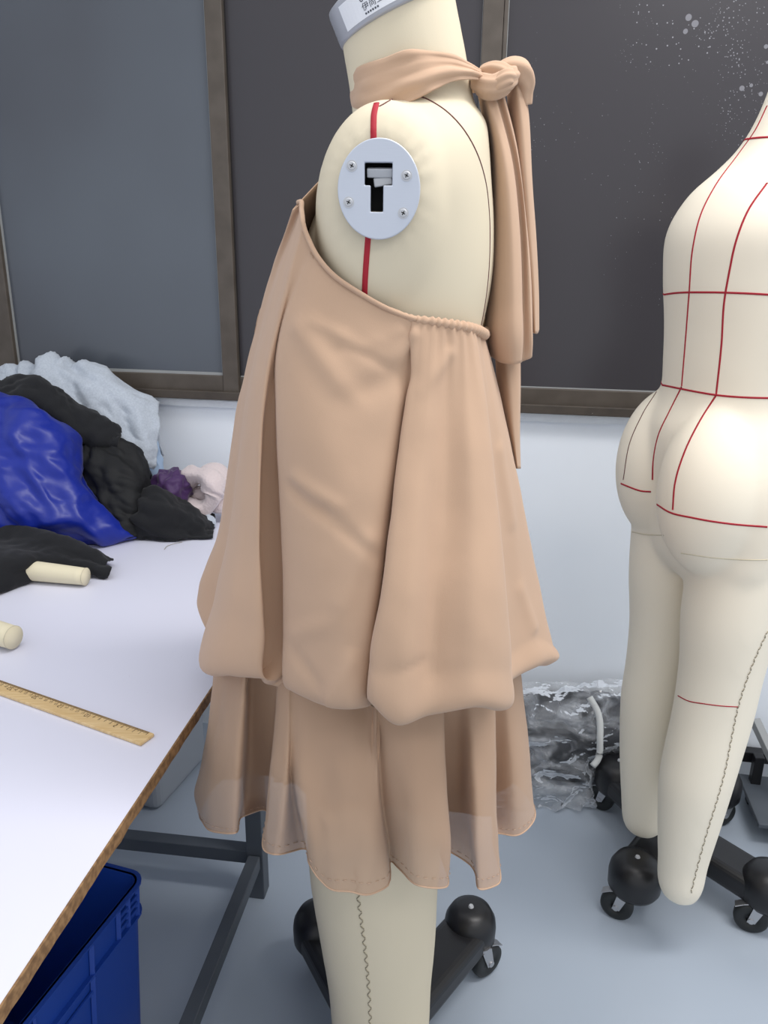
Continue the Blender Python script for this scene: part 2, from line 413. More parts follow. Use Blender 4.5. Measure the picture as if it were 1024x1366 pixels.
def caster(parent, loc, yaw, r=0.031):
    """twin-sided swivel caster: wheel, fork, brake lever; axle height r"""
    R = Matrix.Rotation(yaw, 3, 'Z'); L = Vector(loc)
    T = lambda x, y, z: L + R @ Vector((x, y, z))
    root = empty('caster', L); root.parent = parent; root.matrix_parent_inverse = parent.matrix_world.inverted()
    bm = bmesh.new()
    prof = [(-0.011, 0.010), (-0.011, r - 0.006), (-0.008, r - 0.001), (0, r), (0.008, r - 0.001), (0.011, r - 0.006), (0.011, 0.010)]
    N = 36; vs = [[bm.verts.new(T(-0.012 + q * math.cos(a), y, r + q * math.sin(a))) for y, q in prof] for a in (2*PI*k/N for k in range(N))]
    for i in range(N):
        for k in range(len(prof)): bm.faces.new((vs[i][k], vs[i][(k+1) % 7], vs[(i+1) % N][(k+1) % 7], vs[(i+1) % N][k]))
    link('wheel', from_bm('wheel', bm, True), m_rubber, root)
    bm = bmesh.new()
    cyl(bm, T(-0.012, -0.0165, r), T(-0.012, 0.0165, r), 0.006)
    for sy in (-1, 1):
        q = [(-0.020, r - 0.005), (-0.004, r - 0.005), (0.012, r * 2 + 0.002), (0.006, r*2 + 0.006), (-0.010, r*2 + 0.006)]
        a = [bm.verts.new(T(x, sy * 0.0125, z)) for x, z in q]; b = [bm.verts.new(T(x, sy * 0.0145, z)) for x, z in q]
        bm.faces.new(a); bm.faces.new(b[::-1])
        for k in range(5): bm.faces.new((a[k], a[(k+1) % 5], b[(k+1) % 5], b[k]))
    cyl(bm, T(0.002, 0, r*2 + 0.002), T(0.002, 0, r*2 + 0.010), 0.016); cyl(bm, T(0.002, 0, r*2 + 0.010), T(0.002, 0, r*2 + 0.030), 0.007)
    link('fork', from_bm('fork', bm), m_chrome, root)
    bm = bmesh.new(); pts = [T(-0.012, 0.0, r*2 + 0.004), T(-0.030, 0.0, r*2 - 0.004), T(-0.046, 0, r*2 - 0.014)]
    for a, b in zip(pts, pts[1:]): beam(bm, a, b, 0.018, 0.0025)
    bevel(link('brake_lever', from_bm('brake_lever', bm), m_chrome, root), 0.0008)
    return root
def housing(bm, c, d, z1, r=0.032):
    """rounded beam end over a caster"""
    c = Vector(c)
    prof = [(0.9, -0.055), (1.0, -0.045), (1.02, -0.015), (0.98, 0.0), (0.8, 0.018), (0.45, 0.027), (0.0, 0.029)]
    rings = []
    for k, h in prof[:-1]: rings.append([c + Vector((r*k*math.cos(a), r*k*math.sin(a), z1 + h)) for a in (2*PI*i/32 for i in range(32))])
    loft(bm, rings)

# ---- the form that wears the dress (faces -x)
def make_main():
    bm = bmesh.new()
    # torso: z, cx, front, back, lateral  (x here: +x is the back)
    T = [(1.515, .034, .070, .066, .066), (1.50, .033, .072, .079, .085), (1.475, .030, .078, .086, .108), (1.44, .026, .090, .094, .122),
         (1.39, .022, .112, .104, .124), (1.33, .018, .126, .109, .122), (1.27, .014, .120, .104, .118), (1.20, .010, .105, .095, .112), (1.12, .008, .094, .090, .108),
         (1.02, .006, .096, .108, .122), (.93, .006, .096, .128, .134), (.85, .004, .096, .118, .136), (.79, .002, .09, .10, .128), (.76, .0, .06, .06, .10)]
    rs = []
    for z, cx, af, ab, b in fine(T):
        rs.append(ring((cx, 1.0, z), ab, af, b, e=2.15))
    loft(bm, rs)
    # neck: tilted axis
    nk = []
    for k in range(12):
        t = k / 11; z = 1.46 + .173 * t; cx = .036 - .030 * t - .01 * max(0, t - .5)
        tl = math.radians(2 + 26 * t); nn = (-math.sin(tl), 0, math.cos(tl))
        s = 1 + .12 * (1 - t) ** 3
        nk.append(ring((cx, 1.0, z), .068 * s, .0665 * s, .057 * s, nrm=nn))
    loft(bm, nk)
    # shoulder stubs: domes that carry the arm plates
    for sg in (-1, 1):
        dm = []
        for k in range(13):
            t = k / 12; a = t * PI / 2
            y = 1.0 + sg * (.045 + .093 * math.sin(a)); q = max(.50, math.cos(a) ** .42)
            cz = 1.388 + .028 * t; cxx = .002 - .011 * t; lowr = .10 + .09 * (1 - t)
            r = [Vector((cxx + .081 * q * math.cos(w), y, cz + (.118 if math.sin(w) > 0 else lowr) * q * math.sin(w))) for w in (2*PI*i/40 for i in range(40))]
            dm.append(r if sg < 0 else r[::-1])
        loft(bm, dm)
    # legs
    for sg, zb in ((-1, .13), (1, .13)):
        L = [(.84, .0, .100, .068), (.74, -.003, .103, .068), (.62, -.004, .101, .068), (.50, -.008, .0945, .072), (.38, -.002, .087, .070), (.28, .002, .079, .067), (.207, .004, .0765, .066), (.16, .004, .073, .064), (zb, .004, .062, .056)]
        loft(bm, [ring((cx, 1.0 + sg * .067, z), r, r, b) for z, cx, r, b in fine(L)])
    # slot for the arm hook
    cb = bmesh.new(); box(cb, (-.0095, .855, 1.4205), (.030, .06, .048))
    cut = bpy.data.objects.new('cut', from_bm('cut', cb)); COL.objects.link(cut)
    me = body_mesh(bm, .0055, 12, cut)
    # puckered cloth gathered round the plate
    pc = Vector((-.009, .862, 1.416))
    for v in me.vertices:
        if v.co.y < .93 and v.co.z > 1.30:
            dx, dz = v.co.x - pc.x, v.co.z - pc.z; r = math.hypot(dx / .042, dz / .048)
            if 1.0 < r < 2.0:
                a = math.atan2(dz, dx); w = math.exp(-((r - 1.15) / .28) ** 2)
                g = .35 + .65 * math.exp(-((a - .9) / .7) ** 2)
                v.co += v.normal * (.0011 * w * g * math.sin(a * 23 + 2.5 * noise.noise(Vector((a * 3, 0, 0)))))
                
    return me
form = empty('dress_form', (0, 1.0, 0))
me_main = make_main(); body = link('body', me_main, m_form, form)
bv = bvh_of(me_main)
def tapes_part(parent, bvh, lines, w, mat, name='style_tape', th=0.0012):
    for pts in lines:
        pa = on_body(bvh, pts)
        if len(pa) > 2:
            V, Fc = tape(pa, w, th); link(name, mesh(name, V, Fc), mat, parent)
tapes_part(form, bv, [[(502, 138), (499, 150), (498, 168), (498, 190)]], .0065, m_red)
tapes_part(form, bv, [[(491, 314), (489, 340), (487, 370), (486, 398)]], .0065, m_red)
tapes_part(form, bv, [[(506, 142), (530, 130), (556, 128), (585, 141), (612, 165), (634, 200), (647, 240), (652, 280), (653, 330), (650, 380), (645, 415), (641, 436)]], .0017, m_darkseam, 'armhole_seam', .0007)
pa = on_body(bv, [(474, 1160), (478, 1200), (486, 1260), (491, 1310), (494, 1365), (496, 1400)], 2.0)
V, Fc = stitches(pa); link('seam_stitching', mesh('seam_stitching', V, Fc), m_thread, form)
# arm plate with its keyhole slot
PC = Vector((-.009, .8495, 1.4165))
plate_rot = Matrix.Rotation(math.radians(-3), 3, 'Z')
def arm_plate(parent):
    def build(y0, y1):
        outer = [(.0415*math.cos(2*PI*k/72), .0475*math.sin(2*PI*k/72)) for k in range(72)]
        hole = [(-.0144, .0249), (.0133, .0249), (.0133, .0039), (.0044, .0039), (.0044, -.021), (-.0083, -.021), (-.0083, .0039), (-.0144, .0039)]
        bm = bmesh.new(); es = []
        for loop in (outer, hole):
            vs = [bm.verts.new((x, y0, z)) for x, z in loop]
            es += [bm.edges.new((vs[i], vs[(i+1) % len(vs)])) for i in range(len(vs))]
        bmesh.ops.triangle_fill(bm, use_beauty=True, edges=es)
        r = bmesh.ops.extrude_face_region(bm, geom=list(bm.faces))
        bmesh.ops.translate(bm, verts=[v for v in r['geom'] if isinstance(v, bmesh.types.BMVert)], vec=(0, y1 - y0, 0))
        bmesh.ops.transform(bm, matrix=Matrix.Translation(PC) @ plate_rot.to_4x4(), verts=bm.verts)
        return bm
    pl = link('shoulder_plate', from_bm('shoulder_plate', build(0, .006)), m_plate, parent); bevel(pl, .0012, 3)
    # slot lining and the latch tongue inside
    bm = bmesh.new()
    for c, s in (((-.0005, .028, .002), (.032, .001, .05)), ((-.0155, .017, .0144), (.001, .022, .023)), ((.0143, .017, .0144), (.001, .022, .023)), ((-.0005, .017, .0262), (.032, .022, .001)),
                 ((-.0093, .017, -.0085), (.001, .022, .025)), ((.0054, .017, -.0085), (.001, .022, .025)), ((-.002, .017, -.0222), (.016, .022, .001))):
        box(bm, PC + plate_rot @ Vector(c), s, plate_rot)
    link('slot_lining', from_bm('slot_lining', bm), m_black, pl)
    bm = bmesh.new(); box(bm, PC + plate_rot @ Vector((.0005, .010, .0165)), (.0265, .006, .009), plate_rot @ Matrix.Rotation(.35, 3, 'X'))
    box(bm, PC + plate_rot @ Vector((.0035, .012, .0085)), (.019, .004, .009), plate_rot @ Matrix.Rotation(-.15, 3, 'Y'))
    bevel(link('latch_tongue', from_bm('latch_tongue', bm), m_screw, pl), .0012)
    for x, z in ((-.0271, .0216), (.0275, .0130), (-.0304, -.0122), (.0249, -.022)):
        bm = bmesh.new(); c = PC + plate_rot @ Vector((x, -.0002, z)); ny = plate_rot @ Vector((0, -1, 0))
        cyl(bm, c - ny * .001, c + ny * .0004, .0056, .0054, 28); cyl(bm, c + ny * .0004, c + ny * .0014, .0042, .0034, 28)
        cross = set()
        for a in (.5, .5 + PI/2): cross.update(box(bm, c + ny * .0014, (.0042, .0006, .0009), plate_rot @ Matrix.Rotation(a, 3, 'Y')))
        for f in bm.faces: f.material_index = 1 if all(v in cross for v in f.verts) else 0
        link('screw', from_bm('screw', bm), [m_screw, m_black], pl)
arm_plate(form)
# silver neck cap with its paper label
capc = Vector((.009, 1.0, 1.603)); tl = math.radians(24)
capR = Matrix(((math.cos(tl), 0, -math.sin(tl)), (0, 1, 0), (math.sin(tl), 0, math.cos(tl)))) 
def cap_pt(a, h, r=0.0): return capc + capR @ Vector(((.0685 + r) * math.cos(a), (.0605 + r) * math.sin(a), h))
bm = bmesh.new(); loft(bm, [[cap_pt(2*PI*i/64, h, dr) for i in range(64)] for h, dr in ((-.002, -.004), (-.001, 0), (.001, .0008), (.030, .0008), (.034, 0), (.037, -.006), (.040, -.025))])
cap = link('neck_cap', from_bm('neck_cap', bm, True), m_cap, form)
def cap_patch(a0, a1, h0, h1, r, mat, name, parent, n=24):
    V = [cap_pt(a0 + (a1 - a0) * i / n, h, rr) for i in range(n + 1) for h, rr in ((h0, 0), (h0, r), (h1, r), (h1, 0))]
    Fc = [(i*4 + k, i*4 + k + 1, i*4 + 5 + k, i*4 + 4 + k) for i in range(n) for k in range(3)]
    Fc += [(0, 1, 2, 3), (n*4 + 3, n*4 + 2, n*4 + 1, n*4)]
    return link(name, mesh(name, V, Fc, False), mat, parent)
A0, A1 = 3.74, 5.5
lab = cap_patch(A0, A1, .0035, .0285, .0013, m_label, 'label', cap)
def cap_text(s, a, h, size, mat):
    V, Fc = text_mesh(s, size, 'label_text', 'LEFT')
    W = [cap_pt(a + v.x / .0645, h + v.y, .0016) for v in V]
    link('lettering', mesh('lettering', W, Fc, False), mat, cap)
cap_text('伊尚立', 4.17, .0125, .0080, m_ink)
cap_text('00', 4.17, .0212, .0098, m_ink)
for k in range(6): cap_patch(4.19 + k * .042, 4.19 + k * .042 + .026, .0058, .0076, .0016, m_ink, 'lettering', cap, 2)
bm = bmesh.new()
# black wheeled base
def x_base(parent, centre, ends, wheels, top, pole_top, r, wd, yaws):
    c = Vector(centre)
    bm = bmesh.new()
    for e in ends: beam(bm, c + Vector((0, 0, top - .02)), Vector((*e, top - .03)), wd, .055)
    o = link('base_beam', from_bm('base_beam', bm), m_base, parent); bevel(o, .016, 4)
    for e, w_, yw in zip(ends, wheels, yaws):
        bm = bmesh.new(); housing(bm, Vector((*e, 0)), None, top, r)
        hs = link('beam_end', from_bm('beam_end', bm, True), m_base, parent)
        bm = bmesh.new(); cyl(bm, Vector((*e, top + .026)), Vector((*e, top + .0305)), .006, .004, 16)
        link('screw', from_bm('screw', bm), m_screw, hs)
        caster(parent, (*w_, 0), yw, .035)
    bm = bmesh.new(); cyl(bm, c + Vector((0, 0, top - .02)), c + Vector((0, 0, pole_top)), .019, n=32); cyl(bm, c + Vector((0, 0, top)), c + Vector((0, 0, top + .05)), .035, .03, 32)
    link('pole', from_bm('pole', bm), m_base, parent)
x_base(form, (0, 1.0, 0), [(.180, 1.235), (-.118, 1.225), (.18, .765), (-.18, .765)], [(.203, 1.205), (-.10, 1.21), (.20, .75), (-.2, .75)], .115, .80, .050, .092, (-2.5, -.6, 2.2, .8))
tag(form, 'cream dress form with red tape and silver arm plate wearing the beige halter dress', 'dress form', 'wheeled dress forms')

# ---- the bare plus-size form (faces +x)
YAW = math.radians(8)
form2 = empty('dress_form', (.60, 1.37, 0), YAW)
R2 = Matrix.Translation((.60, 1.37, 0)) @ Matrix.Rotation(YAW, 4, 'Z')
def make_second():
    bm = bmesh.new()
    # z, back x, front x, lateral
    T = [(1.66, .013, .135, .060), (1.60, -.001, .130, .060), (1.56, -.015, .128, .066), (1.53, -.027, .128, .088), (1.50, -.048, .128, .122), (1.46, -.089, .130, .152), (1.40, -.121, .150, .172),
         (1.33, -.122, .185, .172), (1.25, -.110, .180, .166), (1.18, -.104, .155, .155), (1.13, -.102, .150, .152), (1.08, -.120, .155, .170), (1.02, -.120, .155, .186), (.96, -.108, .150, .190), (.90, -.100, .140, .184), (.84, -.088, .115, .172), (.80, -.06, .09, .14)]
    rs = []
    for z, xb, xf, b in fine(T):
        cx = (xb + xf) / 2 - .02; rs.append([R2 @ p for p in ring((cx, 0, z), xf - cx, cx - xb, b, e=2.1)])
    loft(bm, rs)
    for sg in (-1, 1):   # buttocks
        ball_v = ball(bm, (0, 0, 0), 1.0, 4, (.097, .092, .150))
        bmesh.ops.transform(bm, matrix=R2 @ Matrix.Translation((-.052 - (.002 if sg < 0 else -.002), sg * .089, .985)), verts=ball_v)
        v = ball(bm, (0, 0, 0), 1.0, 4, (.075, .08, .08)); bmesh.ops.transform(bm, matrix=R2 @ Matrix.Translation((.135, sg * .085, 1.32)), verts=v)   # bust
        v = ball(bm, (0, 0, 0), 1.0, 4, (.075, .07, .085)); bmesh.ops.transform(bm, matrix=R2 @ Matrix.Translation((.03, sg * .150, 1.40)), verts=v)   # shoulder stubs
    legs = {-1: [(.86, -.075, .11, .088), (.75, -.077, .087, .083), (.65, -.068, .077, .074), (.55, -.069, .073, .068), (.48, -.074, .065, .067), (.42, -.078, .058, .066), (.32, -.071, .047, .058), (.22, -.059, .036, .047), (.155, -.050, .032, .042), (.135, -.040, .024, .034)],
            1: [(.86, -.102, .10, .088), (.75, -.095, .072, .083), (.65, -.083, .067, .075), (.55, -.081, .063, .070), (.48, -.084, .062, .068), (.42, -.080, .060, .066), (.32, -.070, .055, .060), (.22, -.056, .046, .050), (.165, -.047, .040, .044), (.145, -.038, .030, .035)]}
    for sg, L in legs.items():
        loft(bm, [[R2 @ p for p in ring(((a + b) / 2, sg * .09, z), (b - a) / 2, (b - a) / 2, w)] for z, a, b, w in fine(L)])
    return body_mesh(bm, .006, 16)
me2 = make_second(); link('body', me2, m_form2, form2); bv2 = bvh_of(me2)
RED = [[(1023, 141), (1008, 172), (985, 205), (955, 246), (935, 285), (924, 330), (919, 390), (914, 455), (909, 515)],
       [(909, 516), (893, 548), (878, 580), (871, 615), (870, 640)],
       [(1023, 244), (998, 280), (982, 320), (972, 365), (966, 400), (962, 460), (955, 526)],
       [(955, 527), (933, 562), (912, 605), (900, 645), (897, 680)],
       [(879, 394), (900, 391), (940, 390), (985, 391), (1023, 393), (1060, 396), (1085, 400)],
       [(880, 513), (900, 517), (925, 522), (955, 527), (990, 530), (1023, 531), (1060, 531)],
       [(828, 645), (840, 650), (855, 655), (868, 656)], [(876, 673), (890, 682), (925, 691), (975, 699), (1023, 703)],
       [(977, 192), (990, 187), (1008, 184), (1023, 183), (1060, 184), (1100, 188)],
       [(904, 928), (915, 934), (940, 939), (965, 942), (984, 943)]]
tapes_part(form2, bv2, RED[:9], .0034, m_red, th=.0009)
tapes_part(form2, bv2, RED[9:], .0022, m_red, th=.0007)
tapes_part(form2, bv2, [[(893, 297), (884, 320), (880, 350), (879, 392)], [(881, 450), (880, 512), (858, 550), (840, 590), (831, 640)]], .002, m_darkseam, 'side_seam', .0007)
tapes_part(form2, bv2, [[(840, 709), (860, 713), (885, 714)], [(908, 738), (950, 744), (1000, 747), (1023, 747)]], .002, m_crease, 'thigh_seam', .0008)
def wrap(pts):                         # carry a level line on round the front of the form
    h = on_body(bv2, pts); a, b = h[-1][0], h[0][0]; c = Vector((.62, 1.37, 0))
    aa = math.atan2(a.y - c.y, a.x - c.x); ab = math.atan2(b.y - c.y, b.x - c.x)
    if ab < aa: ab += 2 * PI
    out = []
    for k in range(81):
        t = k / 80; w = aa + (ab - aa) * t; z = a.z + (b.z - a.z) * t; d = Vector((math.cos(w), math.sin(w), 0))
        q = bv2.ray_cast(Vector((c.x, c.y, z)) + d, -d)
        if q[0] is not None: out.append((q[0], q[1]))
    V, Fc = tape(out, .0034, .0009); link('style_tape', mesh('style_tape', V, Fc), m_red, form2)
for k in (4, 5, 8): wrap(RED[k])
pa = on_body(bv2, [(1023, 842), (1010, 870), (996, 905), (984, 943), (975, 985), (966, 1030), (955, 1070), (944, 1105), (930, 1155), (920, 1196)], 2.0)
V, Fc = stitches(pa, 3, .0012, .0008); link('seam_stitching', mesh('seam_stitching', V, Fc), m_thread, form2)
x_base(form2, (.675, 1.515, 0), [(.548, 1.372), (.605, 1.712), (.822, 1.345), (.85, 1.682)], [(.522, 1.352), (.578, 1.705), (.797, 1.322), (.87, 1.66)], .118, .36, .055, .095, (-.5, -.7, -.4, .3))
bm = bmesh.new(); beam(bm, (.675, 1.515, .34), (.61, 1.385, .34), .035, .035); cyl(bm, (.61, 1.385, .325), (.61, 1.385, .84), .016, n=24)
link('pole_bracket', from_bm('pole_bracket', bm), m_base, form2)
tag(form2, 'bare plus-size cream dress form covered in red style lines', 'dress form', 'wheeled dress forms')

# ------------------------------------------------------------------ the halter dress
dress = empty('halter_dress', (0, 1.0, .58))
tag(dress, 'beige two-tier halter dress with bubble hem, worn by the form beside the table', 'dress')
NC = [  # near-side columns of the upper tier: neckline ... just above the bubble hem
 [(399,270,.935),(352,390,1.0),(324,520,1.03),(306,620,1.05),(290,720,1.06),(266,790,1.07),(270,824,1.07)],
 [(403,270,.925),(356,400,.985),(329,520,1.0),(316,620,1.01),(304,720,1.02),(290,800,1.03),(284,862,1.03)],
 [(403,278,.918),(359,410,.955),(333,520,.955),(319,620,.955),(304,720,.955),(286,800,.965),(270,890,.97)],
 [(404,288,.905),(365,420,.925),(344,530,.91),(334,640,.90),(324,740,.89),(314,820,.88),(306,901,.885)],
 [(405,298,.897),(369,430,.905),(352,540,.895),(347,650,.88),(347,750,.87),(351,840,.862),(354,905,.868)],
 [(410,314,.893),(374,438,.908),(362,550,.914),(360,650,.914),(362,750,.908),(366,840,.902),(368,912,.897)],
 [(418,332,.887),(378,442,.895),(371,550,.885),(373,650,.88),(377,750,.872),(380,840,.865),(384,919,.862)],
 [(440,362,.878),(413,462,.868),(414,560,.85),(420,660,.84),(424,760,.828),(426,850,.822),(430,940,.822)],
 [(483,393,.873),(475,482,.86),(472,580,.845),(475,670,.83),(475,770,.815),(470,860,.805),(466,946,.802)],
 [(526,416,.871),(524,490,.862),(519,590,.848),(511,680,.832),(504,780,.817),(495,865,.81),(488,943,.812)],
 [(548,424,.872),(547,500,.872),(538,590,.868),(529,690,.862),(517,785,.857),(505,870,.852),(495,936,.847)],
 [(555,426,.872),(550,500,.861),(538,590,.842),(526,690,.817),(513,790,.792),(498,875,.782),(495,938,.782)],
 [(575,429,.874),(570,510,.858),(562,600,.838),(553,700,.812),(544,800,.787),(533,890,.774),(524,966,.772)],
 [(598,432,.879),(597,510,.872),(595,600,.856),(590,700,.836),(583,800,.812),(576,890,.797),(574,955,.79)],
 [(615,434,.886),(620,510,.875),(628,600,.853),(632,700,.832),(634,800,.806),(634,890,.791),(633,944,.787)],
 [(630,437,.897),(642,510,.888),(654,600,.872),(664,700,.852),(673,800,.832),(679,890,.822),(676,948,.82)],
 [(635,438,.91),(646,515,.915),(656,600,.918),(664,700,.915),(672,800,.91),(678,870,.905),(681,910,.905)],
 [(641,440,.935),(656,510,.94),(672,600,.942),(688,700,.952),(703,800,.955),(715,850,.957),(722,888,.957)],
 [(645,442,.97),(662,510,1.0),(682,600,1.0),(703,700,1.01),(723,800,1.012),(737,860,1.02),(740,879,1.02)],
]
def far_cols(A, B, D, angs, fr=0.0):
    out = []
    for a in angs:
        c = []
        for j in range(len(A)):
            m_ = (A[j] + B[j]) / 2; h_ = (A[j] - B[j]) / 2
            t = a / PI; w = 1 + fr * (j / len(A)) * math.cos(a * 7)
            p = m_ + h_ * math.cos(a); p = Vector((p.x, p.y + D[j] * math.sin(a) * w, p.z)); c.append(p)
        out.append(c)
    return out
V5 = NC[5]; L4, R6 = NC[4], NC[6]
NC[5:6] = [[(a[0] + (3 if k else 2), v[1], v[2] - .004) for k, (a, v) in enumerate(zip(L4, V5))], [(b[0] - (6 if k else 3), (v[1] + b[1]) / 2, v[2]) for k, (b, v) in enumerate(zip(R6, V5))]]
NC[5][0] = (407, 306, .895); NC[6][0] = (413, 321, .891)
near = [[P(x, y, 1 - (1 - Y) * (1.06 if Y < 1 else 1)) for x, y, Y in c] for c in NC]
A, B = near[-1], near[0]
angs = [PI * k / 9 for k in range(1, 9)]
far = far_cols(A, B, [.135, .14, .15, .16, .175, .185, .19], angs, .07)
zt = [1.272, 1.275, 1.28, 1.285, 1.30, 1.33, 1.375, 1.41]; xt = [.128, .118, .09, .05, .0, -.045, -.085, -.098]; yt = [1.02, 1.07, 1.11, 1.135, 1.135, 1.12, 1.09, 1.06]
for c, x, y, z in zip(far, xt, yt, zt): c[0] = Vector((x, y, z))
fc = [(near[0][j] + far[-1][j]) / 2 + Vector((-.012, 0, 0)) for j in range(7)]
fc[0] = Vector((-.018, 1.0, 1.50)); fc[1] = Vector((-.142, 1.01, 1.31))
cols = near + far + [fc]
AX = Vector((0, 1.0, 0))
def inward(p, d, dz, top=None):
    q = Vector((p.x, p.y - 1.0, 0)); l = q.length
    return Vector((p.x - q.x / l * d, p.y - q.y / l * d, p.z + dz))
full = []
for c in cols:
    e = c[-1]
    full.append(c + [inward(e, .011, -.006), inward(e, .028, -.001), inward(e, .048, .03), inward(e, .062, .10)])
G = surf(full, .0055, True, 4)
Nn = grid_normals(G, True)
if (Nn[:, G.shape[1]//3] * (G[:, G.shape[1]//3] - np.array([0, 1.0, 1.0]))).sum() < 0: Nn = -Nn
# soft drag lines and creases in the cloth (photo measurement, depth, height, width)
CR = [((440, 490), (505, 452), .878, .0045, .007), ((505, 452), (535, 440), .878, .003, .006), ((470, 462), (520, 490), .868, -.004, .007), ((520, 492), (552, 445), .872, .004, .006), ((452, 448), (478, 462), .87, .0035, .008), ((420, 430), (460, 445), .87, .003, .008),
      ((400, 440), (470, 530), .86, .004, .016), ((470, 530), (530, 500), .855, -.004, .018),
      ((386, 655), (430, 680), .84, -.0035, .010), ((430, 680), (500, 735), .825, -.003, .010), ((398, 640), (450, 668), .84, .003, .011), ((385, 855), (450, 815), .825, .003, .012), ((440, 930), (470, 870), .808, .005, .010), ((455, 800), (490, 720), .815, .003, .014), ((395, 880), (425, 905), .82, -.003, .010),
      ((562, 520), (598, 472), .868, .0025, .008), ((500, 890), (565, 885), .776, -.0016, .008), ((575, 600), (577, 890), .80, -.002, .010), ((690, 780), (712, 838), .955, .003, .009), ((666, 600), (684, 700), .93, .002, .010)]
def creases(G, N, lst):
    for (a, b, Y, amp, w) in lst:
        A_ = np.array(P(*a, Y)); B_ = np.array(P(*b, Y)); d = B_ - A_; L2 = d @ d
        t = np.clip(((G - A_) @ d) / L2, 0, 1); q = G - (A_ + t[..., None] * d)
        q2 = q[..., 0] ** 2 + q[..., 2] ** 2 + (q[..., 1] * .35) ** 2
        w *= .8; amp *= 1.25
        wgt = np.exp(-q2 / (w * w)) * (np.abs(q[..., 1]) < .06)
        G = G + N * (amp * wgt)[..., None]
    return G
G = creases(G, Nn, CR)
xa, xb = P(553, 428, .87).x, P(646, 442, .97).x
for i in range(G.shape[0]):
    p0 = G[i, 0]
    if p0[1] < 1.0 and p0[0] > xa:
        u = (p0[0] - xa) / (xb - xa); env0 = min(1, u * 6)
        for j in range(G.shape[1]):
            dz = p0[2] - G[i, j, 2]
            if dz > .26: break
            ph = u * 2 * PI * 8.5 + 1.6 * noise.noise(Vector((u * 5, dz * 6, 2.0)))
            e = env0 * (1 - math.exp(-dz / .004)) * (.75 * math.exp(-dz / .035) + .25 * math.exp(-dz / .12))
            k = .5 + .5 * math.cos(ph); G[i, j] += Nn[i, j] * (.0042 * e * (k ** 1.6 - .4) * (.6 + .8 * abs(noise.noise(Vector((u * 9, 1, 1))))))
G = noise_disp(G, Nn, .0022, 9, 3.1, .6); G = noise_disp(G, Nn, .0008, 34, 1.1, .7)
o = link('upper_tier', grid_mesh('upper_tier', G, True), m_dress, dress)
sd = o.modifiers.new('thick', 'SOLIDIFY'); sd.thickness = .0012; sd.offset = -1
# binding and gathered elastic round the armhole edge
edge = [Vector(p) for p in G[:, 0]]
names = []
nearN = len(near)
top_pts = [c[0] for c in cols]
fr = smooth_path([inward(top_pts[k], -.001, 0) for k in range(0, 13)], .003)
V, Fc = [], []
def band(path, h, th):
    V, Fc = [], []
    for p in path:
        q = Vector((p.x, p.y - 1.0, 0)).normalized()
        for a, b in ((0, 0), (th, .0006), (th, -h), (0, -h)): V.append(p + q * a + Vector((0, 0, b)))
    for i in range(len(path) - 1):
        for k in range(4): Fc.append((i*4 + k, i*4 + (k+1) % 4, i*4 + 4 + (k+1) % 4, i*4 + 4 + k))
    Fc += [(0, 1, 2, 3), tuple((len(path)-1)*4 + k for k in (3, 2, 1, 0))]
    return V, Fc
V, Fc = tube(fr, .0028, 10); link('neckline_binding', mesh('neckline_binding', V, Fc), m_dress, dress)
el = smooth_path([P(520, 414, .868), P(548, 425, .866), P(575, 429, .868), P(600, 433, .875), P(622, 437, .886), P(636, 441, .905), P(644, 445, .935), P(646, 446, .97)] + [Vector((x + .004, y, z)) for x, y, z in zip(xt[:5], yt[:5], zt[:5])], .0014)
rad = [.0035 + .0024 * min(1, i / 60) + (.0011 * math.sin(i * 1.15 + 1.8 * noise.noise(Vector((i * .13, 0, 0)))) * min(1, i / 40)) for i in range(len(el))]
V, Fc = tube(el, rad, 14); link('elastic_edge', mesh('elastic_edge', V, Fc), m_dress, dress)
# stitched line under the neckline
st = [P(x, y, Y) for x, y, Y in ((412, 335, .883), (432, 364, .876), (455, 384, .871), (480, 402, .867), (510, 420, .865), (540, 432, .866), (562, 437, .867))]
sp = smooth_path(st, .002); parts = []
for i in range(0, len(sp) - 2, 3): parts.append(tube([sp[i] + Vector((0, -.0012, 0)), sp[i+1] + Vector((0, -.0018, 0)), sp[i+2] + Vector((0, -.0012, 0))], .0005, 6))
V, Fc = merge(parts); link('topstitching', mesh('topstitching', V, Fc), m_hem, dress)

